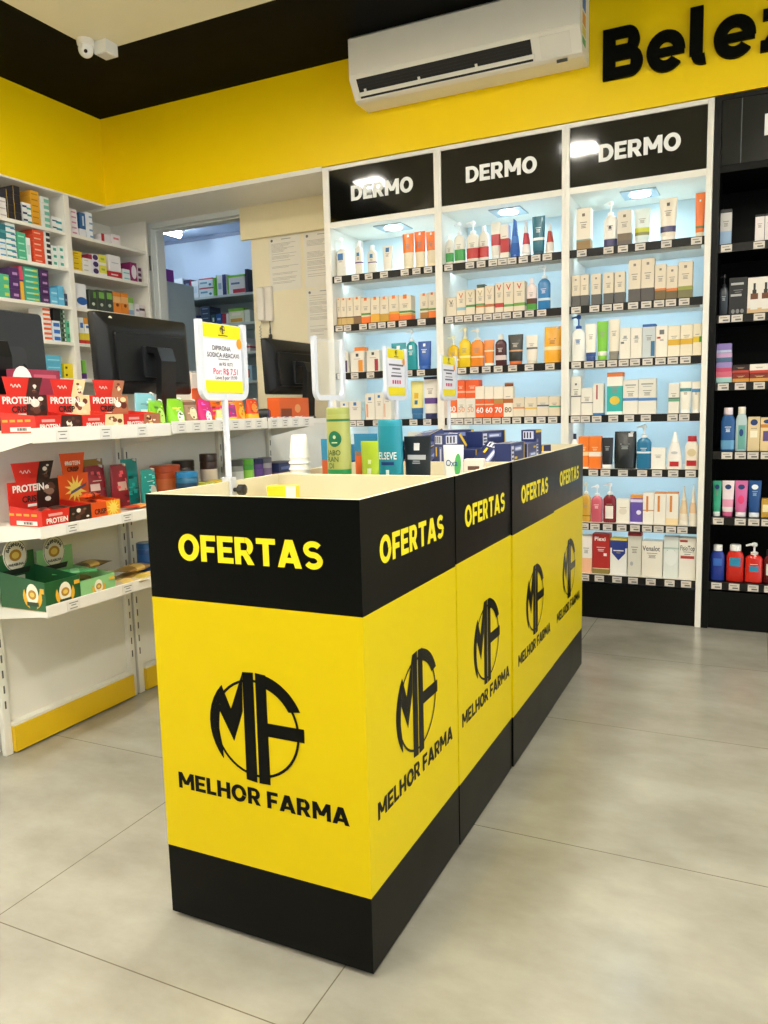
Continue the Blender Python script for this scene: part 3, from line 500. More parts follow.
STOCK = [(0, -4.6268, 0.0948, 2.114, 0.1804, 1, 'dfe8ee', '', 'pale white'),
 (0, -4.5341, 0.0807, 2.114, 0.1632, 1, '2b3552', 'r:.3:.7:.2:.8:8090b0 r:.9:1:0:1:b03050', 'navy'),
 (0, -4.4514, 0.0751, 2.114, 0.1434, 1, 'e2e8ee', 'r:.2:.8:.3:.7:c8d8e4', 'white'),
 (0, -4.3318, 0.1512, 2.114, 0.1569, 2, 'd4e4ea', 'b:.86-1:c04050 r:.1:.6:.4:.6:6aa0b8 e:.8:.3:.1:.14:3a80a0', 'pale blue red topped'),
 (0, -4.2399, 0.0234, 2.114, 0.1508, 1, '6ac03a', '', 'thin green'),
 (0, -4.1673, 0.1125, 2.114, 0.1706, 1, 'e4ecf0', 'r:.6:.95:.0:1:2a3a7a r:0:.1:0:1:6ac03a r:.2:.5:.3:.6:a0b8d0', 'white navy striped'),
 (0, -4.0157, 0.1785, 2.114, 0.1563, 1, 'e8ecea', 'b:.88-1:7ac83a r:0:.08:0:1:7ac83a r:.2:.7:.5:.6:5080b0 r:.3:1:.04:.25:b83048', 'large white green red'),
 (0, -3.9063, 0.0313, 2.114, 0.1935, 1, '262c44', '', 'tall dark navy'),
 (1, -4.6024, 0.0654, 1.873, 0.1684, 1, 'dfe8ee', '', 'white'),
 (1, -4.5147, 0.0938, 1.873, 0.1653, 1, 'dbe4ec', '', 'wide white'),
 (1, -4.4357, 0.048, 1.873, 0.0909, 1, '24345c', '', 'small navy'),
 (1, -4.3554, 0.0999, 1.873, 0.1616, 4, '3c4c66', 'r:.2:.8:.4:.6:8ca0b8', 'slate blue'),
 (1, -4.2709, 0.0471, 1.873, 0.0849, 1, '22505c', 'r:.3:.7:.3:.7:b8d0d0', 'dark teal'),
 (1, -4.2116, 0.0591, 1.873, 0.0879, 1, '2458a0', 'r:.2:.8:.4:.6:8ab0e0', 'blue'),
 (1, -4.1596, 0.0356, 1.873, 0.089, 1, 'a83440', '', 'red'),
 (1, -4.1264, 0.0246, 1.873, 0.0816, 1, 'e4e8ea', '', 'thin white'),
 (1, -4.0303, 0.1551, 1.873, 0.1217, 1, 'dfe6c8', 'b:.8-1:7ac040 r:.1:.9:.06:.3:d8a040 r:.2:.8:.5:.7:f4f0e0', 'green cereal'),
 (1, -3.9183, 0.057, 1.873, 0.1011, 1, 'dde8e0', '', 'white green'),
 (2, -4.566, 0.093, 1.627, 0.1019, 1, '8a4048', 'r:.5:.8:.3:.6:d8b0b0', 'dull red'),
 (2, -3.9759, 0.05, 1.627, 0.1161, 1, 'd8e4ec', '', 'white'),
 (2, -3.9238, 0.0452, 1.627, 0.0642, 1, 'ece4e6', 'b:.5-.7:c04050', 'white red banded'),
 (3, -3.9753, 0.0503, 1.382, 0.1335, 1, '9cc4dc', '', 'light blue'),
 (3, -3.92, 0.0514, 1.382, 0.1247, 1, 'a8cce0', 'r:.2:.5:.2:.8:c05050', 'light blue red marked')]

# ------------------------------------------------------------------ the room
YF, YW, XL, ZC = 4.02, 4.45, -3.867, 3.0
mb = MB(); mb.box(-6.4, 3.4, -2.5, 6.2, -.06, 0, floor_mat()); struct('floor', mb)
mb = MB(); mb.box(-3.17, 3.4, -2.5, 3.32, ZC, ZC+.08, mat('e8deba', .6)); struct('ceiling', mb)
mb = MB()
mb.box(XL-.35, 3.4, 3.32, YW+.1, ZC, ZC+.08, MATT_BLK); mb.box(XL-.35, -3.17, -2.5, 3.32, ZC, ZC+.08, MATT_BLK)
struct('trim_1', mb)                                  # the black border of the ceiling
mb = MB()                                             # yellow bulkheads above the shelving, white lower edge, soffit
mb.box(XL-.02, 3.4, YF, YF+.04, 2.466, ZC, YEL); struct('trim_2', mb)
mb = MB(); mb.box(XL-.04, XL, -2.5, YF+.04, 2.466, ZC, YEL); struct('trim_3', mb)
mb = MB(); mb.box(XL-.012, -2.247, YF-.008, YW, 2.44, 2.466, WHT); struct('trim_4', mb)
mb = MB(); mb.box(XL-.33, XL+.008, 2.7, YF-.008, 2.455, 2.466, WHT); mb.box(XL-.33, XL-.012, YF-.008, YW, 2.44, 2.466, WHT); struct('trim_5', mb)
mb = MB(); mb.box(-3.045, 3.4, YW, YW+.1, 0, ZC, mat('eee3c4', .6)); struct('wall_back', mb)
mb = MB(); mb.box(-3.105, -2.25, YW-.03, YW, 2.235, 2.44, mat('eadcb4', .55)); struct('trim_6', mb)
mb = MB(); mb.box(XL-.36, XL-.32, -2.5, YW, 0, ZC, mat('ddd6c2', .6)); struct('wall_left', mb)
mb = MB(); mb.box(XL-.32, -3.935, YW, YW+.1, 0, ZC, mat('ddd6c2', .6)); mb.box(-3.935, -3.045, YW, YW+.1, 2.441, ZC, mat('ddd6c2', .6)); struct('wall_corner', mb)
mb = MB()                                             # door frame: jamb, head, stop strips, hinges
DW = mat('dfe2df', .4)
mb.box(-3.933, -3.872, YW-.014, YW+.11, 0, 2.404, DW); mb.box(-3.872, -3.862, YW+.03, YW+.11, 0, 2.394, DW)
mb.box(-3.933, -3.071, YW-.0145, YW+.1095, 2.404, 2.4395, DW); mb.box(-3.872, -3.071, YW+.03, YW+.1085, 2.394, 2.404, DW)
for z in (2.12, 1.2, .3): mb.box(-3.90, -3.885, YW-.022, YW-.014, z, z+.1, mat('9a9c9a', .3, .8))
struct('door_1', mb)
# stock room behind the doorway
SRM = mat('c3d6ea', .6)
mb = MB(); mb.box(-6.3, -1.9, 6.0, 6.1, 0, 2.75, SRM); struct('wall_far', mb)
mb = MB(); mb.box(-6.4, -6.3, YW+.1, 6.1, 0, 2.75, SRM); struct('wall_far_left', mb)
mb = MB(); mb.box(-1.9, -1.8, YW+.1, 6.1, 0, 2.75, SRM); struct('wall_far_right', mb)
mb = MB(); mb.box(-6.4, -1.8, YW+.1, 6.1, 2.72, 2.8, mat('b4c4dc', .6)); struct('ceiling', mb)
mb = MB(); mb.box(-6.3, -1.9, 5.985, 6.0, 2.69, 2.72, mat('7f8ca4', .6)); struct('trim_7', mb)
tl = empty('tube_light', 'white tube light glowing on the stock room ceiling', 'light', (-4.62, 5.56, 2.72))
mb = MB(); mb.box(-.05, .05, -.3, .12, -.025, 0, WHT, .004); mb.build('fitting', tl)
mb = MB(); mb.tube([(0, -.28, -.05), (0, .10, -.05)], .026, emit('tube_glow', (.78, .90, 1), 60)); mb.build('tube', tl)

# ceiling LED panels
for i, (x, y, d) in enumerate([(x_, y_, '%s, %s' % (r_, c_)) for y_, r_ in ((1.9, 'row nearest the cabinets'), (.3, 'middle row'), (-1.3, 'row farthest from the cabinets')) for x_, c_ in ((-2.96, 'left'), (-1.23, 'centre'), (.50, 'right'))]):
    t = empty('ceiling_light', 'square white LED ceiling panel, %s' % d, 'light', (x, y, ZC), group='ceiling LED panels')
    mb = MB()
    for a in ((-.14, .14, -.14, -.12), (-.14, .14, .12, .14), (-.14, -.12, -.12, .12), (.12, .14, -.12, .12)):
        mb.box(a[0], a[1], a[2], a[3], -.018, 0, WHT)
    mb.build('frame', t)
    mb = MB(); mb.box(-.12, .12, -.12, .12, -.012, -.001, emit('led_panel_glow', (1, .945, .83), PANEL)); mb.build('diffuser', t)

# security camera and its junction box
t = empty('security_camera', 'small white dome security camera under the ceiling corner', 'camera', (-3.13, 3.19, ZC))
mb = MB(); mb.lathe([(.041, 0), (.043, -.008), (.041, -.026), (.036, -.03)], WHT); mb.build('mount', t, smooth=True)
mb = MB()
rings = []
for k in range(13):
    a = math.radians(90-15*k); rings.append([(.038*math.cos(a)*math.cos(2*math.pi*j/24), .038*math.cos(a)*math.sin(2*math.pi*j/24), -.044+.042*math.sin(a)) for j in range(24)] if 0 < k < 12 else
        [(.002*math.cos(2*math.pi*j/24), .002*math.sin(2*math.pi*j/24), -.044+.042*math.sin(a)) for j in range(24)])
mb.loft(rings[::-1], mat('eceae6', .25)); mb.build('dome', t, smooth=True)
d = Vector((.55, -.62, -.56)).normalized(); c = Vector((0, 0, -.044))
mb = MB(); mb.tube([c+d*.032, c+d*.0405], .009, mat('0c0c0e', .1), 16); mb.build('lens', t)
t = empty('junction_box', 'white square junction box beside the dome camera', 'box', (-3.065, 3.262, ZC))
mb = MB(); mb.box(-.042, .042, -.042, .042, -.062, 0, mat('e8e6e0', .4), .004); mb.build('body', t)
mb = MB(); mb.box(-.034, .034, -.034, .034, -.065, -.062, mat('cfccc4', .4)); mb.build('cover', t)

# ------------------------------------------------------------------ air conditioner
t = empty('air_conditioner', 'white split air conditioner on the yellow wall above the cabinets', 'air conditioner', (-1.359, YF, 2.70))
ACW = mat('e6e1d4', .35)
AX = .588
prof = [(-.005, 0), (-.135, 0), (-.158, .008), (-.218, .092), (-.222, .104), (-.222, .285), (-.205, .299), (-.005, .299)]   # (y, z)
mb = MB()
mb.loft([[(x, y, z) for y, z in prof] for x in (-AX, AX)], ACW)
mb.build('body', t)
mb = MB(); mb.box(-AX+.004, AX-.004, -.228, -.2215, .105, .283, mat('e9e4d8', .3), .003); mb.build('front_cover', t)
# outlet on the sloping lower front
a0 = Vector((0, -.216, .0892)); a1 = Vector((0, -.160, .0108)); sl = (a1-a0); nn = Vector((0, -.814, -.581)).normalized()
def acp(x, u, o): q = a0+sl*u+nn*o; return (x, q.y, q.z)
mb = MB(); mb.loft([[acp(x, 0, .0015), acp(x, .72, .0015), acp(x, .72, -.012), acp(x, 0, -.012)] for x in (-.55, .36)], mat('0d0d0d', .6)); mb.build('air_outlet', t)
mb = MB()
mb.loft([[acp(x, .66, .006), acp(x, .84, .012), acp(x, .84, .006), acp(x, .66, .001)] for x in (-.56, .37)], ACW)
for x in (-.52, -.22, .08): mb.loft([[acp(q, .52, .006), acp(q, .72, .008), acp(q, .72, .001), acp(q, .52, .001)] for q in (x, x+.012)], ACW)
mb.build('louver', t)
mb = MB(); mb.loft([[acp(x, .86, .002), acp(x, .97, .002), acp(x, .97, -.004), acp(x, .86, -.004)] for x in (-.55, .36)], mat('101010', .6)); mb.build('lower_slot', t)
mb = MB()
for k in range(3): mb.loft([[acp(x, .2+.15*k, .003), acp(x, .22+.15*k, .003), acp(x, .22+.15*k, .0018), acp(x, .2+.15*k, .0018)] for x in (-.54, .35)], mat('141414', .6))
mb.build('vane', t)
mb = MB(); mb.loft([[acp(x, .0, .003), acp(x, .95, .003), acp(x, .95, -.004), acp(x, .0, -.004)] for x in (.40, .54)], mat('e2ddd0', .25)); mb.build('display_panel', t)
mb = MB(); mb.loft([[acp(x, 1.12, .012), acp(x, 1.25, .014), acp(x, 1.25, .004), acp(x, 1.12, .004)] for x in (.47, .52)], mat('3a3a38', .3)); mb.build('badge', t)
mb = MB()
for z, h, cc in ((.20, .06, '3f6fb0'), (.135, .05, 'd89030'), (.09, .035, 'd8c040'), (.05, .03, '4a9a50')):
    mb.box(AX, AX+.001, -.16, -.09, z, z+h, mat(cc))
mb.build('sticker', t)

# ------------------------------------------------------------------ raised wall lettering
t = empty('wall_lettering', 'big raised black lettering high on the yellow wall', 'sign', (-.703, YF, 2.612))
LH = .222; x = 0
for ch, w in (('B', .178), ('e', .168), ('l', .082), ('e', .172), ('z', .150), ('a', .165)):
    gw, ps = GL[ch]; mb = MB()
    extrude_polys(mb, [[(px/gw*w, pz*LH) for px, pz in p] for p in ps], MATT_BLK, lambda a, b, d: (a, -d, b), .022)
    mb.build('letter', t, (x, 0, -.004 if ch != 'B' else .006)); x += w+.018

# ------------------------------------------------------------------ products
def spec_of(s):
    d = dict(b=[], r=[], e=[], q=[], T=[], t=None, cap=None, flags=set())
    for tok in s.split():
        p = tok.split(':'); k = p[0]
        if k == 'b':
            a, b = p[1].split('-'); d['b'].append((float(a), float(b), p[2]))
        elif k == 'r': d['r'].append(([float(v) for v in p[1:5]], p[5]))
        elif k == 'e': d['e'].append(([float(v) for v in p[1:5]], p[5]))
        elif k == 'q': d['q'].append((float(p[1]), float(p[2]), p[3]))
        elif k == 'T': d['T'].append((p[1].replace('_', ' '), float(p[2]), float(p[3]), float(p[4]), p[5]))
        elif k == 't': d['t'] = p[1] if len(p) > 1 else '8f877c'
        elif k == 'cap': d['cap'] = p[1]
        elif k == 'H': d['flags'].add('H')
        else: d['flags'].add(k)
    return d
def levels(bands, z0, z1, base, extra=()):
    """z breakpoints and the colour of each interval (fractions of the height given by z0..z1)"""
    zs = sorted({0.0, 1.0} | {round(a, 4) for b in bands for a in b[:2]} | set(extra))
    col = []
    for a, b in zip(zs, zs[1:]):
        m = (a+b)/2; c = base
        for b0, b1, h in bands:
            if b0 <= m <= b1: c = h
        col.append(c)
    return [z0+(z1-z0)*q for q in zs], col
def patches(mb, sp, f, w, h, rough=.45):
    """front graphics through f(fx in 0..1, fz in 0..1, lift)"""
    lift = .0006
    def quad(x0, x1, z0, z1, m, l=lift, n=4):
        for i in range(n):
            a = x0+(x1-x0)*i/n; b = x0+(x1-x0)*(i+1)/n
            mb.face([f(a, z0, l), f(b, z0, l), f(b, z1, l), f(a, z1, l)], m)
    for (x0, x1, z0, z1), hx in sp['r']: quad(x0, x1, z0, z1, mat(hx, rough))
    for cz, ww, hx in sp['q']: quad(.5-ww/2, .5+ww/2, cz-ww*w/h/2, cz+ww*w/h/2, mat(hx, rough), lift, 2)
    for (cx, cz, rx, rz), hx in sp['e']:
        mb.face([f(cx+rx*math.cos(2*math.pi*j/18), cz+rz*math.sin(2*math.pi*j/18), lift*1.6) for j in range(18)], mat(hx, rough))
    if 'H' in sp['flags']:
        m = mat('2a3c88', rough); quad(.1, .9, .6, .76, m)
        mb.face([f(.1, .6, lift), f(.5, .4, lift), f(.9, .6, lift)], m)
        quad(.2, .8, .655, .685, mat('e0e0ea'), lift*2); quad(.38, .62, .60, .615, mat('c8b040'), lift*2)
    if 'D' in sp['flags']:
        quad(0, 1, .0, .16, mat('d8b88a'))
        for cx in (.27, .72):
            quad(cx-.14, cx+.14, .12, .40, mat('e9e4dc'), lift*2); quad(cx-.15, cx+.15, .40, .56, mat('6a3a1c'), lift*2)
            quad(cx-.08, cx+.08, .56, .66, mat('2a2622'), lift*2); quad(cx-.045, cx+.045, .66, .84, mat('1c1a1a'), lift*2)
    for s, cx, cz, hh, hx in sp['T']:
        add_text(mb, s, mat(hx, rough), lambda a, b: f(a/w, b/h, lift*2), cx*w, cz*h, hh*h, .012, .84*w)
    if sp['t']:
        m = mat(sp['t'], .6); zs = (.60, .55, .51, .70)
        occupied = [(p[2], p[3]) for p, _ in sp['r']]+[(b[0], b[1]) for b in sp['b']]
        for z, l in zip((.655, .60, .565, .53), (.5, .36, .3, .34)):
            if any(a-.02 < z < b+.02 for a, b in occupied): continue
            quad(.5-l/2, .5+l/2, z, z+.018, m, lift*.8, 1)
def carton_mesh(name, w, d, h, body, sp, seed=0):
    mb = MB(); zs, col = levels(sp['b'], 0, h, body); c = min(.0014, w*.04)
    sec = [(-w/2+c, -d/2), (w/2-c, -d/2), (w/2, -d/2+c), (w/2, d/2-c), (w/2-c, d/2), (-w/2+c, d/2), (-w/2, d/2-c), (-w/2, -d/2+c)]
    ins = lambda k: [(x-math.copysign(k, x), y-math.copysign(k, y)) for x, y in sec]
    zz = zs[:]; zz[0] = zs[0]+c; zz[-1] = zs[-1]-c
    rings = [[(x, y, 0) for x, y in ins(c)]]+[[(x, y, z) for x, y in sec] for z in zz]+[[(x, y, h) for x, y in ins(c)]]
    cm = [mat(k) for k in [col[0]]+col+[col[-1]]]
    mb.loft(rings, None, cm)
    # tuck flap seam on the top
    dk = mat('8d867a', .7)
    mb.face([(-w/2+.003, -d*.36, h+.0003), (w/2-.003, -d*.36, h+.0003), (w/2-.003, -d*.36+.0008, h+.0003), (-w/2+.003, -d*.36+.0008, h+.0003)], dk)
    patches(mb, sp, lambda fx, fz, l: (-w/2+fx*w, -d/2-l, fz*h), w, h)
    return mb
def sec_pts(rx, ry, p, n=24):
    out = []
    for j in range(n):
        a = 2*math.pi*j/n-math.pi/2; c, s = math.cos(a), math.sin(a)
        out.append((rx*math.copysign(abs(c)**(2/p), c), ry*math.copysign(abs(s)**(2/p), s)))
    return out
class Profile:
    """vertical profile of (fraction, rx, ry, power); interpolated"""
    def __init__(s, pts, z0, z1): s.p = pts; s.z0 = z0; s.z1 = z1
    def at(s, t):
        P = s.p
        for a, b in zip(P, P[1:]):
            if t <= b[0]+1e-9:
                k = 0 if b[0] == a[0] else (t-a[0])/(b[0]-a[0]); k = min(max(k, 0), 1)
                return tuple(a[i]+(b[i]-a[i])*k for i in (1, 2, 3))
        return P[-1][1:]
    def body(s, mb, bands, base, rough, cap0=True, cap1=True, opt=None):
        zs, col = levels(bands, 0, 1, base, [round(q[0], 4) for q in s.p])
        rings = []
        for t in zs:
            rx, ry, p = s.at(t); rings.append([(x, y, s.z0+(s.z1-s.z0)*t) for x, y in sec_pts(rx, ry, p)])
        mb.loft(rings, None, [mat(c, rough, **(opt or {})) for c in col], cap0, cap1)
    def front(s):
        def f(fx, fz, l):
            rx, ry, p = s.at(min(max(fz, 0), 1)); u = (fx-.5)*2*.88
            y = -ry*(max(0, 1-abs(u)**p))**(1/p)
            return (u*rx, y-l-.0004, s.z0+(s.z1-s.z0)*fz)
        return f
NAMES = dict(carton='carton', pump='pump_bottle', bottle='bottle', tube='tube', tubeside='tube', pouch='refill_pouch', jar='jar')
CATS = dict(carton='box', pump='bottle', bottle='bottle', tube='tube', tubeside='tube', pouch='pouch', jar='jar')
def product(kind, x, yfront, z, w, h, body, spec, label, group, rz=0.0, depth=None, name=None, facing=0.0, cat=None):
    """facing: rotation of the front about z (0 = towards -y)"""
    sp = spec_of(spec)
    d = depth if depth else {'carton': min(.62*w+.016, .085)}.get(kind, w*.62)
    side = kind == 'tubeside'
    dd = d if not side else w
    nx, ny = math.sin(facing), -math.cos(facing)
    loc = (x-nx*dd/2, yfront-ny*dd/2, z) if facing == 0 else (x, yfront, z)
    nm = name or NAMES[kind]
    cat = cat or CATS[kind]
    if kind == 'carton':
        o = carton_mesh(nm, w, d, h, body, sp).build(nm, None, loc, facing+rz)
        return tag(o, label, cat, group)
    t = empty(nm, label, cat, loc, facing+rz+(math.pi/2 if side else 0), group)
    capm = mat(sp['cap'] or body, .3)
    if kind == 'pump':
        hb = h*.70; r = w/2
        P = Profile([(0, r*.9, d*.45, 3), (.02, r, d*.5, 3), (.84, r, d*.5, 3), (.93, r*.8, d*.42, 2.4), (1, r*.36, r*.36, 2)], 0, hb)
        mb = MB(); P.body(mb, sp['b'], body, .22); patches(mb, sp, P.front(), w, hb, .35); mb.build('body', t, smooth=True)
        mb = MB()
        mb.lathe([(r*.42, hb), (r*.44, hb+.002), (r*.44, hb+h*.055), (r*.2, hb+h*.07), (r*.12, hb+h*.075), (r*.12, h*.90), (r*.3, h*.905), (r*.34, h*.95), (r*.28, h*.985), (r*.05, h)], capm, 16)
        mb.tube([(0, 0, h*.945), (-r*.5, -r*.25, h*.945), (-r*.95, -r*.45, h*.925)], [r*.17, r*.15, r*.11], capm, 8)
        mb.build('pump_head', t, smooth=True)
    elif kind == 'bottle' and 'straight' in sp['flags']:
        r = w/2; P = Profile([(0, r*.97, d*.48, 2.4), (.01, r, d*.5, 2.4), (.9, r*.97, d*.49, 2.4), (1, r*.96, d*.48, 2.4)], 0, h*.93)
        mb = MB(); P.body(mb, sp['b'], body, .3); patches(mb, sp, P.front(), w, h*.93, .35); mb.build('body', t, smooth=True)
        mb = MB(); mb.loft([[(x_, y_, z_) for x_, y_ in sec_pts(r*.95*k, d*.475*k, 2.4)] for k, z_ in ((1, h*.9305), (1, h*.985), (.93, h), (.1, h))], capm); mb.build('cap', t, smooth=True)
    elif kind == 'bottle':
        wide = 'capw' in sp['flags']; tap = 'taper' in sp['flags']; r = w/2
        hb = h*(.84 if not tap else .74)
        top = .62 if wide else .42
        pts = [(0, r*.92, d*.46, 3), (.02, r, d*.5, 3), (.82, r, d*.5, 3), (.92, r*.86, d*.45, 2.5), (1, r*top, min(r*top, d*.45), 2)]
        if tap: pts = [(0, r*.92, d*.46, 3), (.02, r, d*.5, 3), (.35, r, d*.5, 3), (.7, r*.82, d*.44, 2.5), (1, r*.5, d*.34, 2)]
        P = Profile(pts, 0, hb)
        clear = body in ('b8ccd0',)
        mb = MB(); P.body(mb, sp['b'], body, .25 if not clear else .08); patches(mb, sp, P.front(), w, hb, .35); mb.build('body', t, smooth=True)
        mb = MB(); rc_ = r*(top+.04) if not tap else r*.48
        mb.lathe([(rc_*.96, hb), (rc_, hb+.001), (rc_*(.97 if not tap else .5), h-.003), (rc_*(.9 if not tap else .3), h), (rc_*.1, h)], capm, 20)
        mb.build('cap', t, smooth=True)
    elif kind in ('tube', 'tubeside'):
        if side: w_ = w*1.15; ry0 = w/2
        else: w_ = w; ry0 = d/2
        hc = h*.13; rx = w_/2
        P = Profile([(0, rx*.84, ry0*.95, 2.2), (.03, rx*.86, ry0, 2.2), (.4, rx*.92, ry0*.72, 2.2), (.75, rx*.97, ry0*.34, 2.2), (.93, rx, .003, 2.6), (1, rx, .0016, 4)], hc, h)
        mb = MB(); P.body(mb, sp['b'], body, .3); patches(mb, sp, P.front(), w_, h-hc, .4)
        f = P.front(); sh = mat('c9c4ba', .5)
        mb.build('body', t, smooth=True)
        mb = MB(); mb.loft([[(x_, y_, z_) for x_, y_ in sec_pts(rx*.80*k, ry0*.93*k, 2.2)] for k, z_ in ((.97, 0), (1, .001), (1, hc-.0015), (.97, hc-.0006))], capm); mb.build('cap', t, smooth=True)
    elif kind == 'pouch':
        r = w/2
        P = Profile([(0, r*.93, d*.5, 2.6), (.04, r*.96, d*.52, 2.4), (.35, r, d*.42, 2.2), (.7, r*.97, d*.26, 2.2), (.92, r*.95, .004, 2.6), (1, r*.94, .002, 5)], 0, h)
        mb = MB(); P.body(mb, sp['b'], body, .25); patches(mb, sp, P.front(), w, h, .35); mb.build('body', t, smooth=True)
        mb = MB(); mb.tube([(r*.55, 0, h*.955), (r*.62, 0, h*1.0)], [.009, .008], mat('d8d4cc', .35), 12); mb.build('spout', t, smooth=True)
    elif kind == 'jar':
        r = w/2
        mb = MB(); mb.lathe([(r*.92, 0), (r, .003), (r, h*.6), (r*.95, h*.64)], mat(body, .25)); mb.build('body', t, smooth=True)
        mb = MB(); mb.lathe([(r*1.0, h*.62), (r*1.02, h*.64), (r*1.02, h*.95), (r*.97, h), (r*.1, h)], capm); mb.build('lid', t, smooth=True)
    return t

# ------------------------------------------------------------------ shelving cabinets on the back wall
ORD = ['first', 'second', 'third', 'fourth', 'fifth', 'sixth', 'seventh', 'eighth', 'ninth', 'tenth', 'eleventh', 'twelfth', 'thirteenth', 'fourteenth', 'fifteenth']
SH7 = ['top', 'second', 'third', 'fourth', 'fifth', 'sixth', 'bottom']
SH6 = ['top', 'second', 'third', 'fourth', 'fifth', 'bottom']
CZ = [1.86, 1.588, 1.317, 1.046, .775, .498, .229]
KZ = [1.812, 1.495, 1.185, .863, .549, .232]
GLOW = emit('cabinet_led_strip', (.64, .86, 1.0), STRIP); GLOWS = emit('cabinet_downlight', (.60, .85, 1.0), SPOT)
LBACK = mat('cfe0e8', .35); RAILB = mat('1c1a18', .4, spec=.25)
CB = YW-.01
def cabinet(name, label, x0, x1, zs, key, side0, side1, white, header):
    """x0..x1 inner width; side panel thicknesses"""
    t = empty(name, label, 'cabinet', ((x0+x1)/2, CB, 0), group='wall cabinets'); ox, oy = (x0+x1)/2, CB
    L = dict(parent=t); xa, xb = x0-ox, x1-ox; yf = YF-oy
    SW = SHELFW if white else mat('090a09', .35, spec=.2)
    IN = LBACK if white else mat('080908', .5, spec=.15)
    if side0:
        mb = MB(); mb.box(xa-side0, xa, yf-.006, 0, 0, 2.459, SW, .0015); mb.build('side_panel', **L)
    if side1:
        mb = MB(); mb.box(xb, xb+side1, yf-.006, 0, 0, 2.459, SW, .0015); mb.build('side_panel', **L)
    mb = MB(); mb.box(xa, xb, -.015, 0, .1, 2.44, IN); mb.build('back_panel', **L)
    mb = MB(); mb.box(xa, xb, yf-.004, 0, 2.438, 2.459, SW); mb.box(xa, xb, yf-.002, -.015, 2.128, 2.158, SW if white else IN); mb.build('top_panel', **L)
    mb = MB(); mb.box(xa+.002, xb-.002, yf, yf+.02, 2.160, 2.436, GLOSSBLK if white else mat('0c1010', .2, spec=.35)); hp = mb.build('header_panel', **L)
    mb = MB()
    if header:
        hx0, hx1 = header
        extrude_polys(mb, fit_word('DERMO', hx0-ox, hx1-ox, 2.258, 2.337), mat('f2f2f0', .4), lambda a, b, d: (a, yf-.0005-d, b), .003)
        mb.build('lettering', hp)
    elif not white:
        extrude_polys(mb, rc(-.003-ox, 2.262, .028-ox, 2.352), mat('f2f2f0', .4), lambda a, b, d: (a, yf-.0005-d, b), .003); mb.build('lettering', hp)
        mb = MB(); mb.box(-.098-ox, -.094-ox, yf-.001, yf+.001, 2.162, 2.436, mat('4a5254', .3)); mb.build('door_gap', hp)
    mb = MB(); mb.box(xa, xb, yf+.004, -.02, .002, zs[-1]-.046, mat('080908', .35, spec=.2)); mb.build('base_plinth', **L)
    if white:
        dl = MB(); dl.box(-.085, .085, .075+yf, .245+yf, 2.1225, 2.1285, mat('a9b4bc', .3, .6)); d_ = dl.build('downlight', **L)
        dl = MB(); dl.lathe([(.05, 2.1215), (.048, 2.119), (.002, 2.119)], GLOWS, 24, 0, .16+yf); dl.build('lens', d_)
    for si, z in enumerate(zs):
        items = CABS[key].get(si, [])
        mb = MB(); mb.box(xa+.001, xb-.001, yf+.006, -.016, z-.022, z, SW if white else mat('0c0c0c', .35, spec=.2)); sh = mb.build('shelf', **L)
        mb = MB(); mb.box(xa+.001, xb-.001, yf-.002, yf+.0055, z-.036, z+.002, RAILB, .0012); mb.build('price_rail', sh)
        if white:
            mb = MB(); mb.box(xa+.02, xb-.02, yf+.10, yf+.108, z-.036, z-.0225, mat('d8dcde', .4))      # light bar shining on the back panel
            mb.face([(xa+.025, yf+.1084, z-.0355), (xa+.025, yf+.1084, z-.023), (xb-.025, yf+.1084, z-.023), (xb-.025, yf+.1084, z-.0355)], GLOW); mb.build('led_strip', sh)
        last = -9; tags = []
        cs = sorted(it[1] for it in items if not it[8])
        if not cs: cs = [x0+.05+.085*k for k in range(int((x1-x0-.06)/.085)+1)]
        for c in cs:
            c = min(max(c, x0+.035), x1-.035)
            if c-last < .048: continue
            tags.append(c); last = c
        for c in tags:
            mb = MB(); w = .0232
            mb.box(c-ox-w, c-ox+w, yf-.0045, yf-.0022, z-.0335, z-.002, TAG)
            mb.box(c-ox-w*.75, c-ox+w*.5, yf-.0049, yf-.0044, z-.013, z-.010, INK); mb.box(c-ox-w*.3, c-ox+w*.75, yf-.0049, yf-.0044, z-.027, z-.020, INK)
            mb.build('price_tag', sh)
    where = dict(left='left white cabinet', middle='middle white cabinet', right='right white cabinet', black='black cabinet')[key]
    names = SH7 if white else SH6
    for si, items in CABS[key].items():
        order = sorted(range(len(items)), key=lambda i: items[i][1]-items[i][2]/2 if not items[i][8] else 99)
        rank = {}
        base = [i for i in order if not items[i][8]]
        for n, i in enumerate(base): rank[i] = n
        def root(i):
            while items[i][8]: i = int(items[i][8][2:])
            return i
        for i, it in enumerate(items):
            kind, x, w, h, z, body, spec, desc, on = it
            pos = ORD[rank[root(i)]]
            if not on:
                lab = '%s, %s from left on %s shelf of %s' % (desc, pos, names[si], where)
            else:
                lab = '%s, above %s from left, %s shelf, %s' % (desc, pos, names[si], where)
            product(kind, x, (YF+.035) if not on else YF+.037, z+(.0006 if not on else 0), w, h, body, spec, lab, '%s goods on the %s shelf of the %s' % (CATS[kind], names[si], where))
cabinet('display_cabinet', 'lit white cabinet under the left of three DERMO signs', -2.206, -1.574, CZ, 'left', .04, .02, True, (-2.068, -1.695))
cabinet('display_cabinet', 'lit white cabinet under the middle of three DERMO signs', -1.534, -.898, CZ, 'middle', .02, .019, True, (-1.396, -1.023))
cabinet('display_cabinet', 'lit white cabinet under the right of three DERMO signs', -.860, -.237, CZ, 'right', .019, .027, True, (-.721, -.350))
cabinet('display_cabinet', 'black unlit cabinet at the right edge of the back wall', -.178, .46, KZ, 'black', .03, .03, False, None)

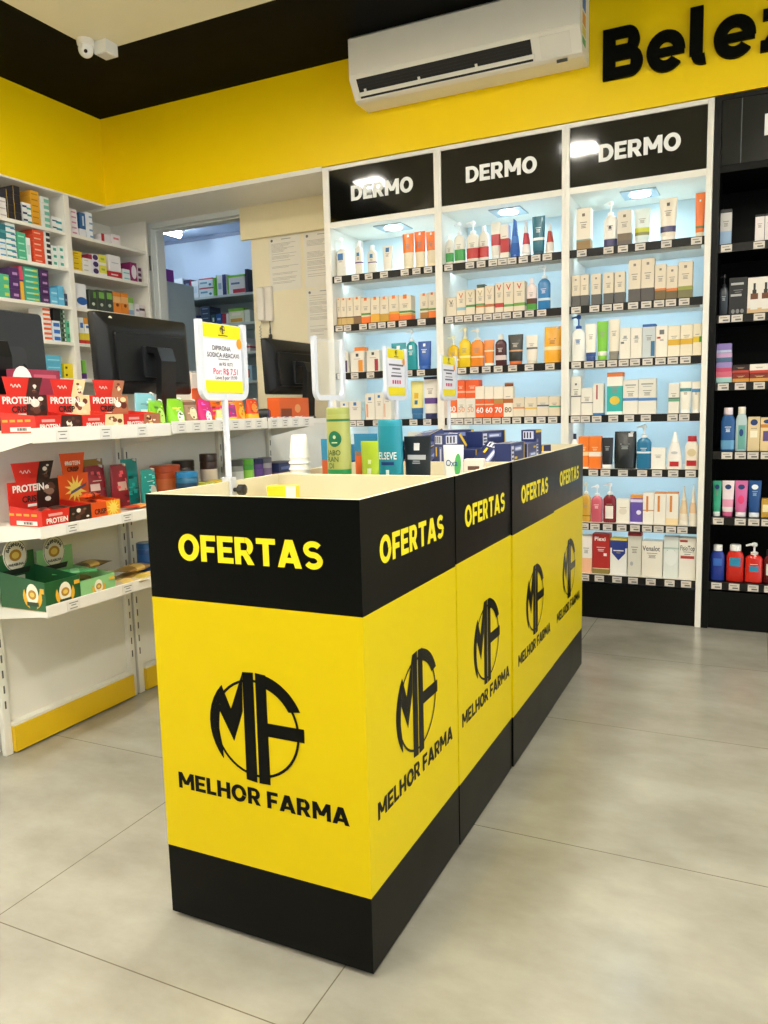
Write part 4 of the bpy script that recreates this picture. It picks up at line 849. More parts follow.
# ------------------------------------------------------------------ medicine shelving on the left wall
MZ = [2.238, 2.02, 1.79, 1.57, 1.348, 1.12, .9, .68, .46, .24]
MSW = mat('f0ebdf', .45)
def bay(label, y0, y1, up0, up1):
    t = empty('medicine_shelving', label, 'shelving', (XL-.31, (y0+y1)/2, 0), group='medicine wall shelving'); oy = (y0+y1)/2
    L = dict(parent=t); D = .31
    for u in up0+up1:
        mb = MB(); mb.box(0, D+.004, u[0]-oy, u[1]-oy, 0, 2.455, MSW, .0015); mb.build('side_panel', **L)
    mb = MB(); mb.box(-.008, 0, y0-oy, y1-oy, 0, 2.455, MSW); mb.build('back_panel', **L)
    for z in MZ:
        mb = MB(); mb.box(.001, D, y0-oy+.0005, y1-oy-.0005, z-.02, z, MSW, .001); mb.build('shelf', **L)
bay('white medicine shelving on left wall, bay by the corner', 3.705, 4.37, [], [(4.37, 4.39)])
bay('white medicine shelving on left wall, bay nearer the camera', 2.62, 3.665, [(2.60, 2.62)], [(3.665, 3.705)])
LV = {1: ['only box'], 2: ['topmost', 'lowest'], 3: ['topmost', 'middle one', 'lowest']}
def level_name(k, n):
    if n in LV: return LV[n][k]
    return 'topmost' if k == 0 else 'lowest' if k == n-1 else '%s from top' % ORD[k]
def box_stack(x, y, w, z, H, n, body, spec, desc, st, shelf, where, group, facing, depth):
    sp = spec_of(spec); proto = None; hh = H/n
    for k in range(n):
        zz = z+H-hh*(k+1); jit = random.uniform(-.002, .002)
        if proto is None:
            proto = carton_mesh('medicine_box', w-.0015, depth, hh-.0006, body, sp).build('medicine_box'); o = proto
        else:
            o = proto.copy(); scene.collection.objects.link(o)
        o.location = (x+(jit if facing else 0), y+(0 if facing else jit), zz); o.rotation_euler = (0, 0, facing)
        tag(o, '%s box, %s in %s stack, %s shelf, %s' % (desc, level_name(k, n), st, shelf, where) if n > 1 else '%s box, %s place on %s shelf, %s' % (desc, st, shelf, where), 'box', group)
cnt = {}
for bay_, si, y, w, z, h, n, body, spec, desc in MED:
    k = (bay_, si); cnt[k] = cnt.get(k, 0)+1
    d = .12
    box_stack(XL-.022-d/2, y, w, z, h, n, body, spec, desc, ORD[cnt[k]-1], SH7[si], 'corner wall bay' if bay_ == 'corner' else 'left-edge wall bay',
              'medicine boxes on the left wall', math.pi/2, d)

# ------------------------------------------------------------------ stock room shelving
t = empty('stock_shelving', 'pale stock room shelving seen through the doorway', 'shelving', (-4.15, 5.8, 0))
SSM = mat('c9d6d8', .45)
for z in (2.113, 1.872, 1.626, 1.381, 1.1, .8, .5):
    mb = MB(); mb.box(-.55, .8, -.2, .18, z-.02, z, SSM, .001); mb.build('shelf', t)
for x in (-.55, .82):
    mb = MB(); mb.box(x-.02, x, -.2, .18, 0, 2.113 if x < 0 else 2.4, SSM); mb.build('side_panel', t)
mb = MB(); mb.box(-.55, .8, .18, .19, 0, 2.1, SSM); mb.build('back_panel', t)
cnt = {}
for si, x, w, z, h, n, body, spec, desc in STOCK:
    cnt[si] = cnt.get(si, 0)+1
    box_stack(x, 5.62+.08, w, z, h, n, body, spec, desc, ORD[cnt[si]-1], SH7[si], 'stock room', 'boxes in the stock room', 0, .16)
t = empty('storage_cabinet', 'plain white tall cabinet inside the stock room doorway', 'cabinet', (-4.40, 5.25, 0))
mb = MB(); mb.box(-.3, .07, -.15, .2, 0, 2.18, mat('d5e2e8', .4), .002); mb.build('body', t)
mb = MB(); mb.box(-.29, .06, -.162, -.151, .05, 2.16, mat('d9e6ec', .35), .002); dr = mb.build('door', t)
mb = MB(); mb.box(.03, .045, -.175, -.163, 1.0, 1.15, mat('9aa0a4', .3, .8), .002); mb.build('handle', dr)
o = carton_mesh('carton', .07, .14, .11, '9a3aa8', spec_of('r:.2:.8:.4:.6:c080d0')).build('carton', None, (-4.42, 5.2, 2.1806))
tag(o, 'purple box on top of the stock room cabinet', 'box')

# ------------------------------------------------------------------ notices and wall phone
def notice(x0, x1, z0, z1, label, seed):
    r = random.Random(seed)
    mb = MB(); mb.box(x0, x1, YW-.0022, YW-.0006, z0, z1, mat('e9e4d8', .6)); w = x1-x0; h = z1-z0
    g = mat('a29d98', .7); y = YW-.0025
    def q(a, b, c, d, m): mb.face([(x0+w*a, y, z0+h*c), (x0+w*b, y, z0+h*c), (x0+w*b, y, z0+h*d), (x0+w*a, y, z0+h*d)], m)
    k = .87
    while k > .12:
        if r.random() < .82: q(.08, r.uniform(.45, .92), k, k+.006, g)
        k -= r.choice([.022, .022, .04])
    mb.face([(x0+w*.1+.009*math.cos(2*math.pi*j/12), y, z1-.022+.009*math.sin(2*math.pi*j/12)) for j in range(12)], mat('5c5856', .7))
    q(.4, .7, .94, .955, g)
    return tag(mb.build('notice'), label, 'paper', 'notices on the beige wall')
notice(-2.905, -2.665, 1.893, 2.232, 'white printed notice on beige wall, left of the upper pair', 1)
notice(-2.640, -2.385, 1.89, 2.232, 'white printed notice on beige wall, right of the upper pair', 2)
notice(-2.635, -2.385, 1.551, 1.882, 'white printed notice below the right upper notice', 3)
t = empty('wall_phone', 'white wall intercom phone with hanging cord beside the doorway', 'phone', (-2.936, YW, 1.70))
mb = MB(); mb.box(-.052, .052, -.03, 0, .0, .225, mat('e6e0d6', .4), .008); mb.build('base', t)
mb = MB(); mb.box(-.046, .004, -.062, -.0305, .004, .22, mat('eae4da', .35), .010); mb.build('handset', t)
mb = MB(); pts = []
for i in range(160):
    a = i/159; pts.append((-.045+.006*math.cos(i*1.25)+.075*a*a, -.03+.006*math.sin(i*1.25), -.02-.62*a*(1-a)*1.1-.05*a))
mb.tube([(-.03, -.03, .01)]+pts+[(.03, -.02, .0)], .0022, mat('8f8a84', .5), 5); mb.build('cord', t)
mb = MB(); mb.tube([(.025, -.02, .001), (.028, -.022, -.08)], .004, mat('2a2a2c', .4), 8)
mb.tube([(.028, -.022, -.08), (.028, -.022, -.09), (.024, -.022, -.16), (.020, -.022, -.185)], [.006, .012, .013, .007], mat('18181a', .35), 12); mb.build('hanging_plug', t)

# ------------------------------------------------------------------ offer bins
YB = [1.231, 1.724, 2.190, 2.718, 3.231]; X0, X1 = -1.1328, -.6364
ZT, ZM, ZB, ZG = .9415, .7249, .1692, .012
WHICH = ['nearest to the camera', 'second from the camera', 'third from the camera', 'farthest from the camera']
OFY = mat('f0dd12', .38)
for i in range(4):
    y0, y1 = YB[i]+(.0008, .001, .002, .001)[i], YB[i+1]-(.001, .002, .001, .0008)[i]; cx, cy = (X0+X1)/2, (y0+y1)/2; dz = 0.0; pz = (0, .004, .001, .005)[i]
    t = empty('offer_bin', 'yellow and black OFERTAS bin with round monogram, %s' % WHICH[i], 'bin', (cx+(0, .0015, .0055, .0045)[i], cy, dz), group='row of offer bins')
    hx, hy = (X1-X0)/2, (y1-y0)/2; TH = .012
    def panel(name, axis, sgn, half, off):
        """panel on the side axis/sgn; printed outside, white inside and on top"""
        mb = MB()
        def bx(u0, u1, z0, z1, mo):
            o0, o1 = off-TH, off
            fm = {'x': {1: 'right', -1: 'left'}, 'y': {1: 'back', -1: 'front'}}[axis][sgn]
            ends = ('left', 'right') if axis == 'y' else ('front', 'back')
            mats = {fm: mo}
            if axis == 'y': mats.update({k: mo for k in ends})
            if axis == 'x': mb.box(min(sgn*o0, sgn*o1), max(sgn*o0, sgn*o1), u0, u1, z0, z1, CRM, 0, mats)
            else: mb.box(u0, u1, min(sgn*o0, sgn*o1), max(sgn*o0, sgn*o1), z0, z1, CRM, 0, mats)
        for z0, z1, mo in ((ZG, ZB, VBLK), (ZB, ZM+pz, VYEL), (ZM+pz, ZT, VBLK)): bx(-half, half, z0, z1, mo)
        p = mb.build(name, t)
        # printed lettering and monogram
        def f(a, b):
            if axis == 'y': return (a*(-sgn), sgn*(off+.0005), b)
            return (sgn*(off+.0005), a*sgn, b)
        m1 = MB(); add_polys(m1, fit_word('OFERTAS', -.169, .169, .808, .862), OFY, f); m1.build('lettering', p)
        m2 = MB(); add_polys(m2, fit_word('MELHOR FARMA', -.207, .207, .309, .345), VBLK, f); m2.build('lettering', p)
        m3 = MB(); add_polys(m3, [[(x, z+.473) for x, z in q] for q in MONO], VBLK, f); m3.build('monogram', p)
        return p
    panel('front_panel', 'y', -1, hx, hy); panel('back_panel', 'y', 1, hx, hy)
    panel('side_panel', 'x', 1, hy-TH, hx); panel('side_panel', 'x', -1, hy-TH, hx)
    mb = MB(); fz = (.846, .846, .8715, .846)[i]; mb.box(-hx+TH, hx-TH, -hy+TH, hy-TH, fz-.014, fz, CRM); mb.build('tray_floor', t)
    for sx in (-1, 1):
        for sy in (-1, 1):
            mb = MB(); mb.lathe([(.018, -dz), (.02, .002), (.02, .014), (.012, .016)], mat('d8d6d0', .4), 16, sx*(hx-.05), sy*(hy-.06)); mb.build('foot', t)
BINF = .8466
# price sign stands clamped to the left walls of the bins
SGW = mat('d9dde8', .3)
for i, (yc, txt) in enumerate([(1.51, 'full'), (2.015, None), (2.485, 'small'), (3.0, 'small')]):
    lab = ['white price sign on a pole, DIPIRONA offer, nearest bin', 'empty white sign frame on a pole, second bin',
           'yellow and white price sign on a pole, third bin', 'yellow and white price sign on a pole, farthest bin'][i]
    xs = -1.127
    t = empty('price_sign', lab, 'sign', (xs, yc, .80), math.pi/2, group='price signs on the offer bins')   # local x along +Y, front = -y local = +X world
    R_ = .80; dzb = 0.0
    mb = MB(); mb.tube([(0, 0, .150+dzb), (0, 0, .345)], .0075, SGW, 12); mb.build('pole', t, smooth=True)
    mb = MB(); 
    for q in ((-.0135, -.0067, .105, .1424), (.0063, .0125, .105, .1424), (-.0135, .0125, .1424, .152)): mb.box(-.011, .011, q[0], q[1], q[2]+dzb, q[3]+dzb, mat('c9ccd4', .3), .001)
    mb.build('clamp', t)
    if i != 2:
      mb = MB(); mb.tube([(0, -.0137, .122), (0, -.026, .122)], .005, mat('141414', .4), 10); mb.lathe([(.004, -.002), (.013, -.004), (.013, .010), (.006, .012)], mat('141414', .4), 10, 0, 0)
      k = mb; k.v = [(x, y, z) if n < 20 else (x+.004, -.030-z, .122+y) for n, (x, y, z) in enumerate(k.v)]; k.build('clamp_knob', t)
    # U shaped frame: two posts, rounded bottom bar
    W2, H0, H1, Rr = .083, .340, .512, .022
    path = [(-W2, 0, H1)]+[(-W2+Rr-Rr*math.cos(math.radians(a)), 0, H0+Rr-Rr*math.sin(math.radians(a))) for a in range(0, 91, 15)]
    path += [(-x, y, z) for x, y, z in path[::-1]]
    mb = MB(); rings = []
    for q, p in enumerate(path):
        a = Vector(path[max(q-1, 0)]); b = Vector(path[min(q+1, len(path)-1)]); d = (b-a).normalized(); n = Vector((-d.z, 0, d.x))
        rings.append([Vector(p)+n*.0075+Vector((0, -.006, 0)), Vector(p)-n*.0075+Vector((0, -.006, 0)), Vector(p)-n*.0075+Vector((0, .006, 0)), Vector(p)+n*.0075+Vector((0, .006, 0))])
    mb.loft(rings, SGW); mb.build('frame', t)
    mb = MB(); mb.box(-W2+.006, W2-.006, .001, .003, H0+.006, H1-.004, mat('e6edf0', .05, 0, 0, .16 if not txt else .9)); mb.build('clear_pocket', t)
    if txt:
        mb = MB(); w = W2-.012; z0, z1 = H0+.010, H1-.006; PW = mat('eceaf4', .5); PY = mat('f4e010', .45)
        mb.box(-w, w, -.002, .0005, z0, z1, PW)
        def f(a, b): return (a, -.0024, z0+b)
        Hh = z1-z0
        add_polys(mb, rc(-w, 0, w, Hh*.18)+rc(-w, Hh*.80, w, Hh), PY, f)
        ink = mat('2c2b34', .6); red = mat('d0205a', .6)
        g = lambda a, b: (a, -.0028, z0+b)
        add_polys(mb, [[(x*.085, z*.085+Hh*.925) for x, z in q] for q in MONO]+rc(-.018, Hh*.835, .018, Hh*.848), ink, g)
        if txt == 'full':
            add_text(mb, 'DIPIRONA', ink, g, -.006, Hh*.655, .0105, .004); add_text(mb, 'SODICA ABACAXI', ink, g, .0, Hh*.555, .0105, .004, .135)
            add_text(mb, 'de R$ 10,72', ink, g, .008, Hh*.425, .0075, .004); add_text(mb, 'Por: R$ 7,51', red, g, .006, Hh*.315, .0135, .008)
            add_text(mb, 'Leve 3 por 19,99', ink, g, .008, Hh*.225, .0085, .004)
            add_polys(mb, rc(-.02, Hh*.49, .02, Hh*.498), ink, g)
        else:
            for a, l, hh in ((.64, .06, .006), (.56, .034, .006), (.48, .04, .003), (.40, .044, .006)): add_polys(mb, rc(-l, Hh*a, l, Hh*a+hh), mat('6a6874', .6), g)
            add_polys(mb, [q for k in range(4) for q in rc(-.034+.019*k, Hh*.25, -.022+.019*k, Hh*.33)], red, g)
        mb.face([(w-.008+.012*math.cos(2*math.pi*j/16)*.9, -.003, z0+Hh*.74+.012*math.sin(2*math.pi*j/16)) for j in range(16)], mat('f0a030', .5))
        mb.build('price_card', t)

# goods in the bins
IN1 = 'goods in the offer bins'
def bin_item(kind, x, yf, w, h, body, spec, lab, rz=0.0, depth=None, z=BINF, name=None, cat=None):
    return product(kind, x, yf, z, w, h, body, spec, lab, IN1, rz, depth, name, 0.0, cat)
bin_item('carton', -1.045, 1.600, .074, .076, 'e8cf1c', 'r:.66:1:0:1:e9e6da e:.45:.4:.2:.2:8a7a10', 'small yellow and white box alone in the nearest bin', .25, .035)
t = empty('cup_stack', 'upside-down stack of white plastic cups in the second bin', 'cups', (-1.085, 1.765, BINF+.004), group=None)
CUP = mat('f0efec', .3)
for k in range(9):
    mb = MB(); z = .0165*k; r0, r1 = .028, .0205
    if k == 8: mb.lathe([(r0, z), (r0-.0008, z+.003), (r1, z+.056), (r1*.9, z+.059), (.002, z+.059)], CUP, 24)
    else: mb.lathe([(r0+.001, z), (r0+.0015, z+.003), (r0-.0005, z+.006), (r0-.003, z+.016)], CUP, 24)
    mb.build('cup', t, smooth=True)
z2 = BINF+.004
bin_item('tube', -1.056, 1.86, .050, .175, '2f86b0', 'b:0-.62:c4541f cap:c4541f', 'orange and blue tube behind the tall green bottle', .1, .03, z2)
t = bin_item('bottle', -.973, 1.75, .061, .259, 'a3a85c', 'cap:9aa254 straight b:.36-.42:1f8a4a b:.93-.955:1f6a3a T:JABO:.48:.60:.055:3a5a2a T:RAN:.44:.53:.055:3a5a2a T:DI:.36:.46:.055:3a5a2a e:.56:.745:.34:.085:156a4a e:.56:.765:.08:.02:c8d8b0 r:.4:.72:.70:.712:c8d8b0', 'tall olive green shampoo bottle, JABORANDI lettering', 0, .058, z2)
bin_item('tube', -.980, 1.93, .072, .186, '2f7fa8', 'b:0-.62:c85a24 b:.62-.70:8a6a58 cap:c85a24 r:.3:.7:.80:.86:a8d4e4', 'blue and orange tube behind the lime tube', .05, .035, z2)
bin_item('tube', -.933, 1.865, .058, .168, 'b4cf3c', 'cap:a8c430 q:.45:.26:e8f0d0 q:.62:.2:dce8b0', 'lime green tube, second bin', 0, .035, z2)
bin_item('bottle', -.8785, 1.87, .07, .224, '1f8ba2', 'cap:2a93aa straight T:ELSEVE:.5:.62:.09:f0f6f6 r:.2:.8:.50:.54:1a3a7a e:.5:.14:.24:.1:1f3f9a r:.42:.58:.2:.44:d8ecf2', 'teal shampoo bottle with ELSEVE lettering', 0, .045, z2)
bin_item('tube', -.815, 1.91, .08, .178, '20272c', 'cap:e8e8e4 q:.82:.24:e4e4e4 r:.1:.9:.6:.68:b8bcc0 t:9aa0a4', 'black flared tube beside the teal bottle', -.05, .035, z2)
bin_item('tube', -.775, 2.08, .062, .146, 'eef0ec', 'cap:2a6aa8 b:0-.14:2a6aa8 T:Oxa:.45:.6:.14:2a5a8a e:.8:.55:.18:.26:4fb060', 'white tube with green swirl and blue foot', .0, .03, z2)
bin_item('carton', -.705, 2.06, .055, .108, 'efe4da', 'r:.2:.8:.72:.82:6a4a40 r:.15:.7:.5:.6:e07a40 e:.15:.5:.1:.08:d05030', 'small white and orange carton by the bin edge', .1, .03, z2)
# heap of navy cartons in the third bin
rg = random.Random(5)
def navy_carton(l, w, h, shade):
    mb = MB(); mb.box(-l/2, l/2, -w/2, w/2, -h/2, h/2, mat(shade, .35), .0012)
    WH, YL, PB, GD = mat('d5d9ea', .4), mat('e6bd1e', .4), mat('7a86ba', .4), mat('2c2c38', .4)
    def face(fn, hh):
        for x0, x1, z0, z1, m, k in ((-.47, -.30, -.36, .36, WH, 1), (-.45, -.32, -.3, -.2, GD, 2), (-.45, -.32, -.1, .0, GD, 2), (-.45, -.32, .1, .2, GD, 2), (-.24, .30, .08, .34, PB, 1), (-.2, .2, .14, .26, WH, 2), (-.24, -.05, -.3, -.18, YL, 1), (.44, .49, -.48, .48, YL, 1)):
            add_polys(mb, rc(x0*l, z0*hh, x1*l, z1*hh), m, lambda a, b: fn(a, b, .0005*k))
    face(lambda a, b, k: (a, b, h/2+k), w); face(lambda a, b, k: (a, -w/2-k, b), h); face(lambda a, b, k: (-a, w/2+k, b), h)
    return mb.build('carton')
# x, y, z of the middle, yaw, pitch, roll
HP = [
 (-0.8635, 2.4874, 0.8975, -0.146, 0.0, -0.0), (-0.8102, 2.3651, 0.8975, 1.988, -0.0, 0.0), (-0.9714, 2.4044, 0.9232, 1.083, -0.371, 0.0),
 (-0.9899, 2.5808, 0.8975, 0.569, 0.0, 0.0), (-1.0183, 2.2295, 0.9025, -0.0, -3.142, 1.571), (-0.797, 2.3619, 0.9485, 1.483, -3.142, -0.0),
 (-0.8473, 2.4969, 0.9485, -0.439, 0.0, -0.0), (-0.9186, 2.6205, 0.9485, 1.284, 0.0, 0.0), (-0.9092, 2.391, 0.9307, 1.087, -0.502, 0.0),
 (-0.7943, 2.4569, 0.9995, 1.344, 0.0, 0.0), (-1.0325, 2.2915, 0.8975, 3.064, -0.0, -0.0), (-0.8558, 2.2533, 0.9475, 0.0, 1.571, 0.562),
 (-1.0354, 2.4387, 0.9025, -2.213, 0.0, 1.571), (-0.7512, 2.6686, 0.9025, -0.083, 0.0, 1.571), (-0.7373, 2.2833, 0.9354, -1.725, 0.461, -0.293),
 (-0.724, 2.4924, 0.9025, -0.654, 0.0, -1.571), (-0.7816, 2.5894, 0.9288, -2.887, 0.245, 0.959), (-0.9805, 2.3666, 0.9634, -0.66, 0.072, 0.365),
 (-0.9751, 2.6144, 0.9995, -2.57, -0.0, 0.0), (-0.675, 2.2946, 0.9025, 1.454, 0.0, 1.571), (-0.8889, 2.308, 0.96, -2.158, 0.639, -0.044),
 (-0.6753, 2.5776, 0.9475, 0.0, -1.571, 3.06), (-1.0086, 2.59, 0.9485, -1.547, -0.0, 3.142), (-0.6722, 2.4688, 0.9585, -1.56, -0.0, 3.142),
 (-1.078, 2.6233, 0.9277, 1.571, -2.788, 0.218), (-0.6664, 2.2897, 0.9635, 1.571, -0.0, 1.571), (-1.0878, 2.4003, 0.9635, -1.571, 0.0, 1.571),
 (-0.9849, 2.4344, 0.9924, 2.417, 0.083, 1.174)]
cols = ['1f2a5a', '253263', '1e2752', '2b376c']
for k, (x, y, z, ya, pi_, ro) in enumerate(HP):
    o = navy_carton(.15, .06, .05, cols[k % 4])
    o.location = (x, y, z); o.rotation_euler = (ro, pi_, ya)
    tag(o, 'navy blue carton in the jumbled heap of the third bin', 'box', 'heap of navy cartons in the third bin')
for k, (x, y) in enumerate([(-.98, 2.86), (-.80, 2.84), (-.76, 3.02), (-1.0, 3.05)]):
    o = navy_carton(.15, .06, .05, cols[k]); o.location = (x, y, .877); o.rotation_euler = (0, 0, .3*k)
    tag(o, 'navy flat carton in the farthest bin', 'box', 'navy cartons in the farthest bin')
for k, (x, y) in enumerate([(-.93, 2.93), (-.78, 2.95)]):
    o = navy_carton(.15, .06, .05, cols[k]); o.location = (x, y, .928); o.rotation_euler = (0, 0, .1-.3*k)
    tag(o, 'navy carton, %s of the upper two in the farthest bin' % ('left' if k == 0 else 'right'), 'box', 'navy cartons in the farthest bin')

# ------------------------------------------------------------------ gondola shelving in front of the service counter
GX, GF = -2.20, -1.945            # back panel face and shelf front edge
GW = mat('e9e6dc', .38); SLOT = mat('55534c', .7)
GZ = [(1.058, 1.028, 1.074), (.771, .738, .775), (.508, .492, .530)]    # shelf surface, rail bottom, rail top
def gondola(label, y0, y1, tags, dz=0.0, lower=True):
    t = empty('gondola_shelving', label, 'shelving', (GX-.03, (y0+y1)/2, 0), group='white gondola shelving'); oy = (y0+y1)/2; ox = GX-.03
    L = dict(parent=t); a, b = y0-oy, y1-oy; g = GX-ox; fr = GF-ox
    mb = MB(); mb.box(0, g-.012, a+.002, b-.002, .105, 1.03, GW); mb.build('back_panel', **L)
    for yy in (a+.004, b-.032):
        mb = MB(); mb.box(g-.0115, g+.008, yy, yy+.028, .0, 1.05, GW, .002)
        for k in range(16): mb.box(g+.0078, g+.0083, yy+.011, yy+.017, .16+.052*k, .16+.052*k+.026, SLOT)
        mb.build('upright', **L)
    mb = MB(); mb.box(0, g+.02, a+.033, b-.033, .095, .104, GW); mb.build('base_deck', **L)
    mb = MB(); mb.box(g+.006, g+.022, a+.033, b-.033, .008, .0945, mat('e8bf10', .4)); mb.build('kick_board', **L)
    for k, (zs, z0, z1) in enumerate(GZ):
        d_ = dz if k == 0 else 0
        zs += d_; z0 += d_; z1 += d_
        mb = MB(); mb.box(g-.011, fr-.004, a+.003, b-.003, zs-.016, zs, GW); sh = mb.build('shelf', **L)
        for yy in (a+.0005, b-.0028):
            mb = MB(); mb.loft([[(g-.010, q, zs-(.080, .062, .044)[k]), (fr-.003, q, z0+.004), (fr-.003, q, zs), (g-.010, q, zs)] for q in (yy, yy+.0023)], GW); mb.build('bracket', sh)
        mb = MB(); mb.box(fr-.0035, fr, a+.001, b-.001, z0, z1, mat('efecE6'.lower(), .3), .001); mb.build('price_rail', sh)
        for q in tags[k]:
            c = q-oy
            mb = MB(); mb.box(fr+.0002, fr+.0008, c-.026, c+.026, z0+.004, z1-.004, mat('e6e3de', .5))
            for u, v, l in ((.70, .012, .036), (.5, .006, .02), (.24, .010, .03)):
                zc = z0+(z1-z0)*u; mb.box(fr+.0008, fr+.001, c-l/2, c+l/2, zc-.0016, zc+.0016, mat('8a8882', .7))
            mb.build('price_tag', sh)
gondola('white gondola shelving with protein bars, first section from the left', 1.655, 2.272, [[1.77, 1.95, 2.12], [1.78, 2.02], [1.76, 2.0]])
gondola('white gondola shelving with snack pouches, second section from left', 2.278, 2.905, [[2.33, 2.42, 2.50, 2.59, 2.67, 2.76, 2.84], [2.4, 2.6], [2.4, 2.6]], .006)
gondola('white gondola shelving by the back wall, third section from left', 2.911, 3.31, [[2.96, 3.05, 3.14, 3.24], [3.0, 3.2], [3.0, 3.2]], .004)

# service counter behind it
t = empty('service_counter', 'long white service counter behind the gondola shelving', 'counter', (-2.6, 2.5, 0))
mb = MB(); mb.box(-.33, .365, -1.6, 1.50, 1.036, 1.064, mat('eeebe4', .3), .003); mb.build('counter_top', t)
mb = MB(); mb.box(-.30, .355, -1.58, 1.475, 0, 1.0355, GW, .002); mb.build('body', t)
mb = MB(); mb.box(.3555, .37, .83, 1.49, .0, 1.0355, mat('ece9e2', .35), .001); mb.build('end_panel', t)
CT = 1.0645
PLB = mat('0c0d0f', .42, spec=.35); PLG = mat('1d1f22', .35)
def monitor(label, x, y0, y1, z0, z1, style, tilt=0.04):
    """back of the screen faces +x (the shop)"""
    w = y1-y0; h = z1-z0
    t = empty('computer_monitor', label, 'monitor', (x, (y0+y1)/2, CT), math.pi/2, group='monitors on the counter')   # front of local frame = +x
    zb = z0-CT; m = PLB if style == 0 else mat('2a2d31', .3)
    def rr(w_, h_, zc, y, r=.012): return [(px, y, zc+pz) for px, pz in [(sx*(w_/2-r)+r*math.cos(math.radians(a)), sz*(h_/2-r)+r*math.sin(math.radians(a))) for sx, sz, a0 in ((1, 1, 0), (-1, 1, 90), (-1, -1, 180), (1, -1, 270)) for a in (a0, a0+45, a0+90)]]
    zc = zb+h/2; tl = lambda pts: [(px, py+(pz-zc)*tilt, pz) for px, py, pz in pts]
    mb = MB()
    if style == 0:
        mb.loft([tl(r)[::-1] for r in (rr(w, h, zc, .03), rr(w, h, zc, .005), rr(w*.985, h*.97, zc, -.002), rr(w*.86, h*.74, zc-.012, -.026), rr(w*.84, h*.70, zc-.012, -.028))][::1], m)
        mb.build('casing', t, smooth=True)
        mb = MB(); mb.loft([tl(r)[::-1] for r in (rr(w*.76, h*.62, zc-.014, -.027), rr(w*.75, h*.60, zc-.014, -.040))], mat('0d0e10', .4, spec=.35)); mb.build('rear_plate', t)
        mb = MB(); mb.loft([tl(r)[::-1] for r in (rr(.13, .13, zc-.03, -.0395, .006), rr(.125, .125, zc-.03, -.050, .006))], PLG); mb.build('mount_plate', t)
        yn = -.05
    else:
        mb.loft([tl(r)[::-1] for r in (rr(w, h, zc, .02), rr(w, h, zc, -.004), rr(w*.99, h*.98, zc, -.010))], m); mb.build('casing', t, smooth=True)
        mb = MB(); mb.loft([tl(r)[::-1] for r in (rr(w*.64, h*.52, zc-h*.2, -.0095, .02), rr(w*.63, h*.51, zc-h*.2, -.024, .02))], mat('33363a', .28)); mb.build('rear_plate', t)
        yn = -.025
    mb = MB(); mb.face(tl([(-w/2+.012, .0302 if style == 0 else .0203, zb+.014), (-w/2+.012, .0302 if style == 0 else .0203, zb+h-.012), (w/2-.012, .0302 if style == 0 else .0203, zb+h-.012), (w/2-.012, .0302 if style == 0 else .0203, zb+.014)]), mat('0a0c10', .08)); mb.build('screen', t)
    # stand neck, arched, and foot
    mb = MB(); path = [(yn+.002, zc+.02), (yn-.045, zc+.015), (yn-.058, zc-.03), (yn-.05, zb+.02), (yn-.04, .014)]
    rings = []
    for k, (py, pz) in enumerate(path):
        hw = (.050, .048, .046, .046, .050)[k]; th = .014
        a = Vector((0,)+path[max(k-1, 0)]); b = Vector((0,)+path[min(k+1, len(path)-1)]); d = (b-a).normalized(); n = Vector((0, -d.z, d.y))
        c = Vector((0, py, pz)); rings.append([c+Vector((-hw, 0, 0))+n*th, c+Vector((hw, 0, 0))+n*th, c+Vector((hw, 0, 0))-n*th, c+Vector((-hw, 0, 0))-n*th])
    mb.loft(rings, mat('0e0f11', .3)); mb.build('stand_neck', t)
    mb = MB(); mb.loft([[(.12*k*math.cos(2*math.pi*j/32), yn+.02+.09*k*math.sin(2*math.pi*j/32), z) for j in range(32)] for k, z in ((1, 0), (1, .006), (.9, .016), (.3, .018))], mat('17181b', .3)); mb.build('stand_foot', t, smooth=True)
    return t
monitor('dark grey monitor cut by the left picture edge', -2.405, 1.60, 2.13, 1.20, 1.485, 1)
m2 = monitor('black monitor seen from behind, middle of three on counter', -2.37, 2.358, 2.918, 1.195, 1.522, 0)
mb = MB(); mb.loft([[(-.20+.012*math.cos(2*math.pi*j/10), -.004+dy, .425+.017*math.sin(2*math.pi*j/10)) for j in range(10)] for dy in (0, -.002)], mat('cfc9a8', .6)); mb.build('sticker', m2)
m3 = monitor('black monitor by the wall phone, farthest of the three', -2.46, 3.655, 4.20, 1.205, 1.515, 0)
for v in (m3,): v.location.y = 3.97

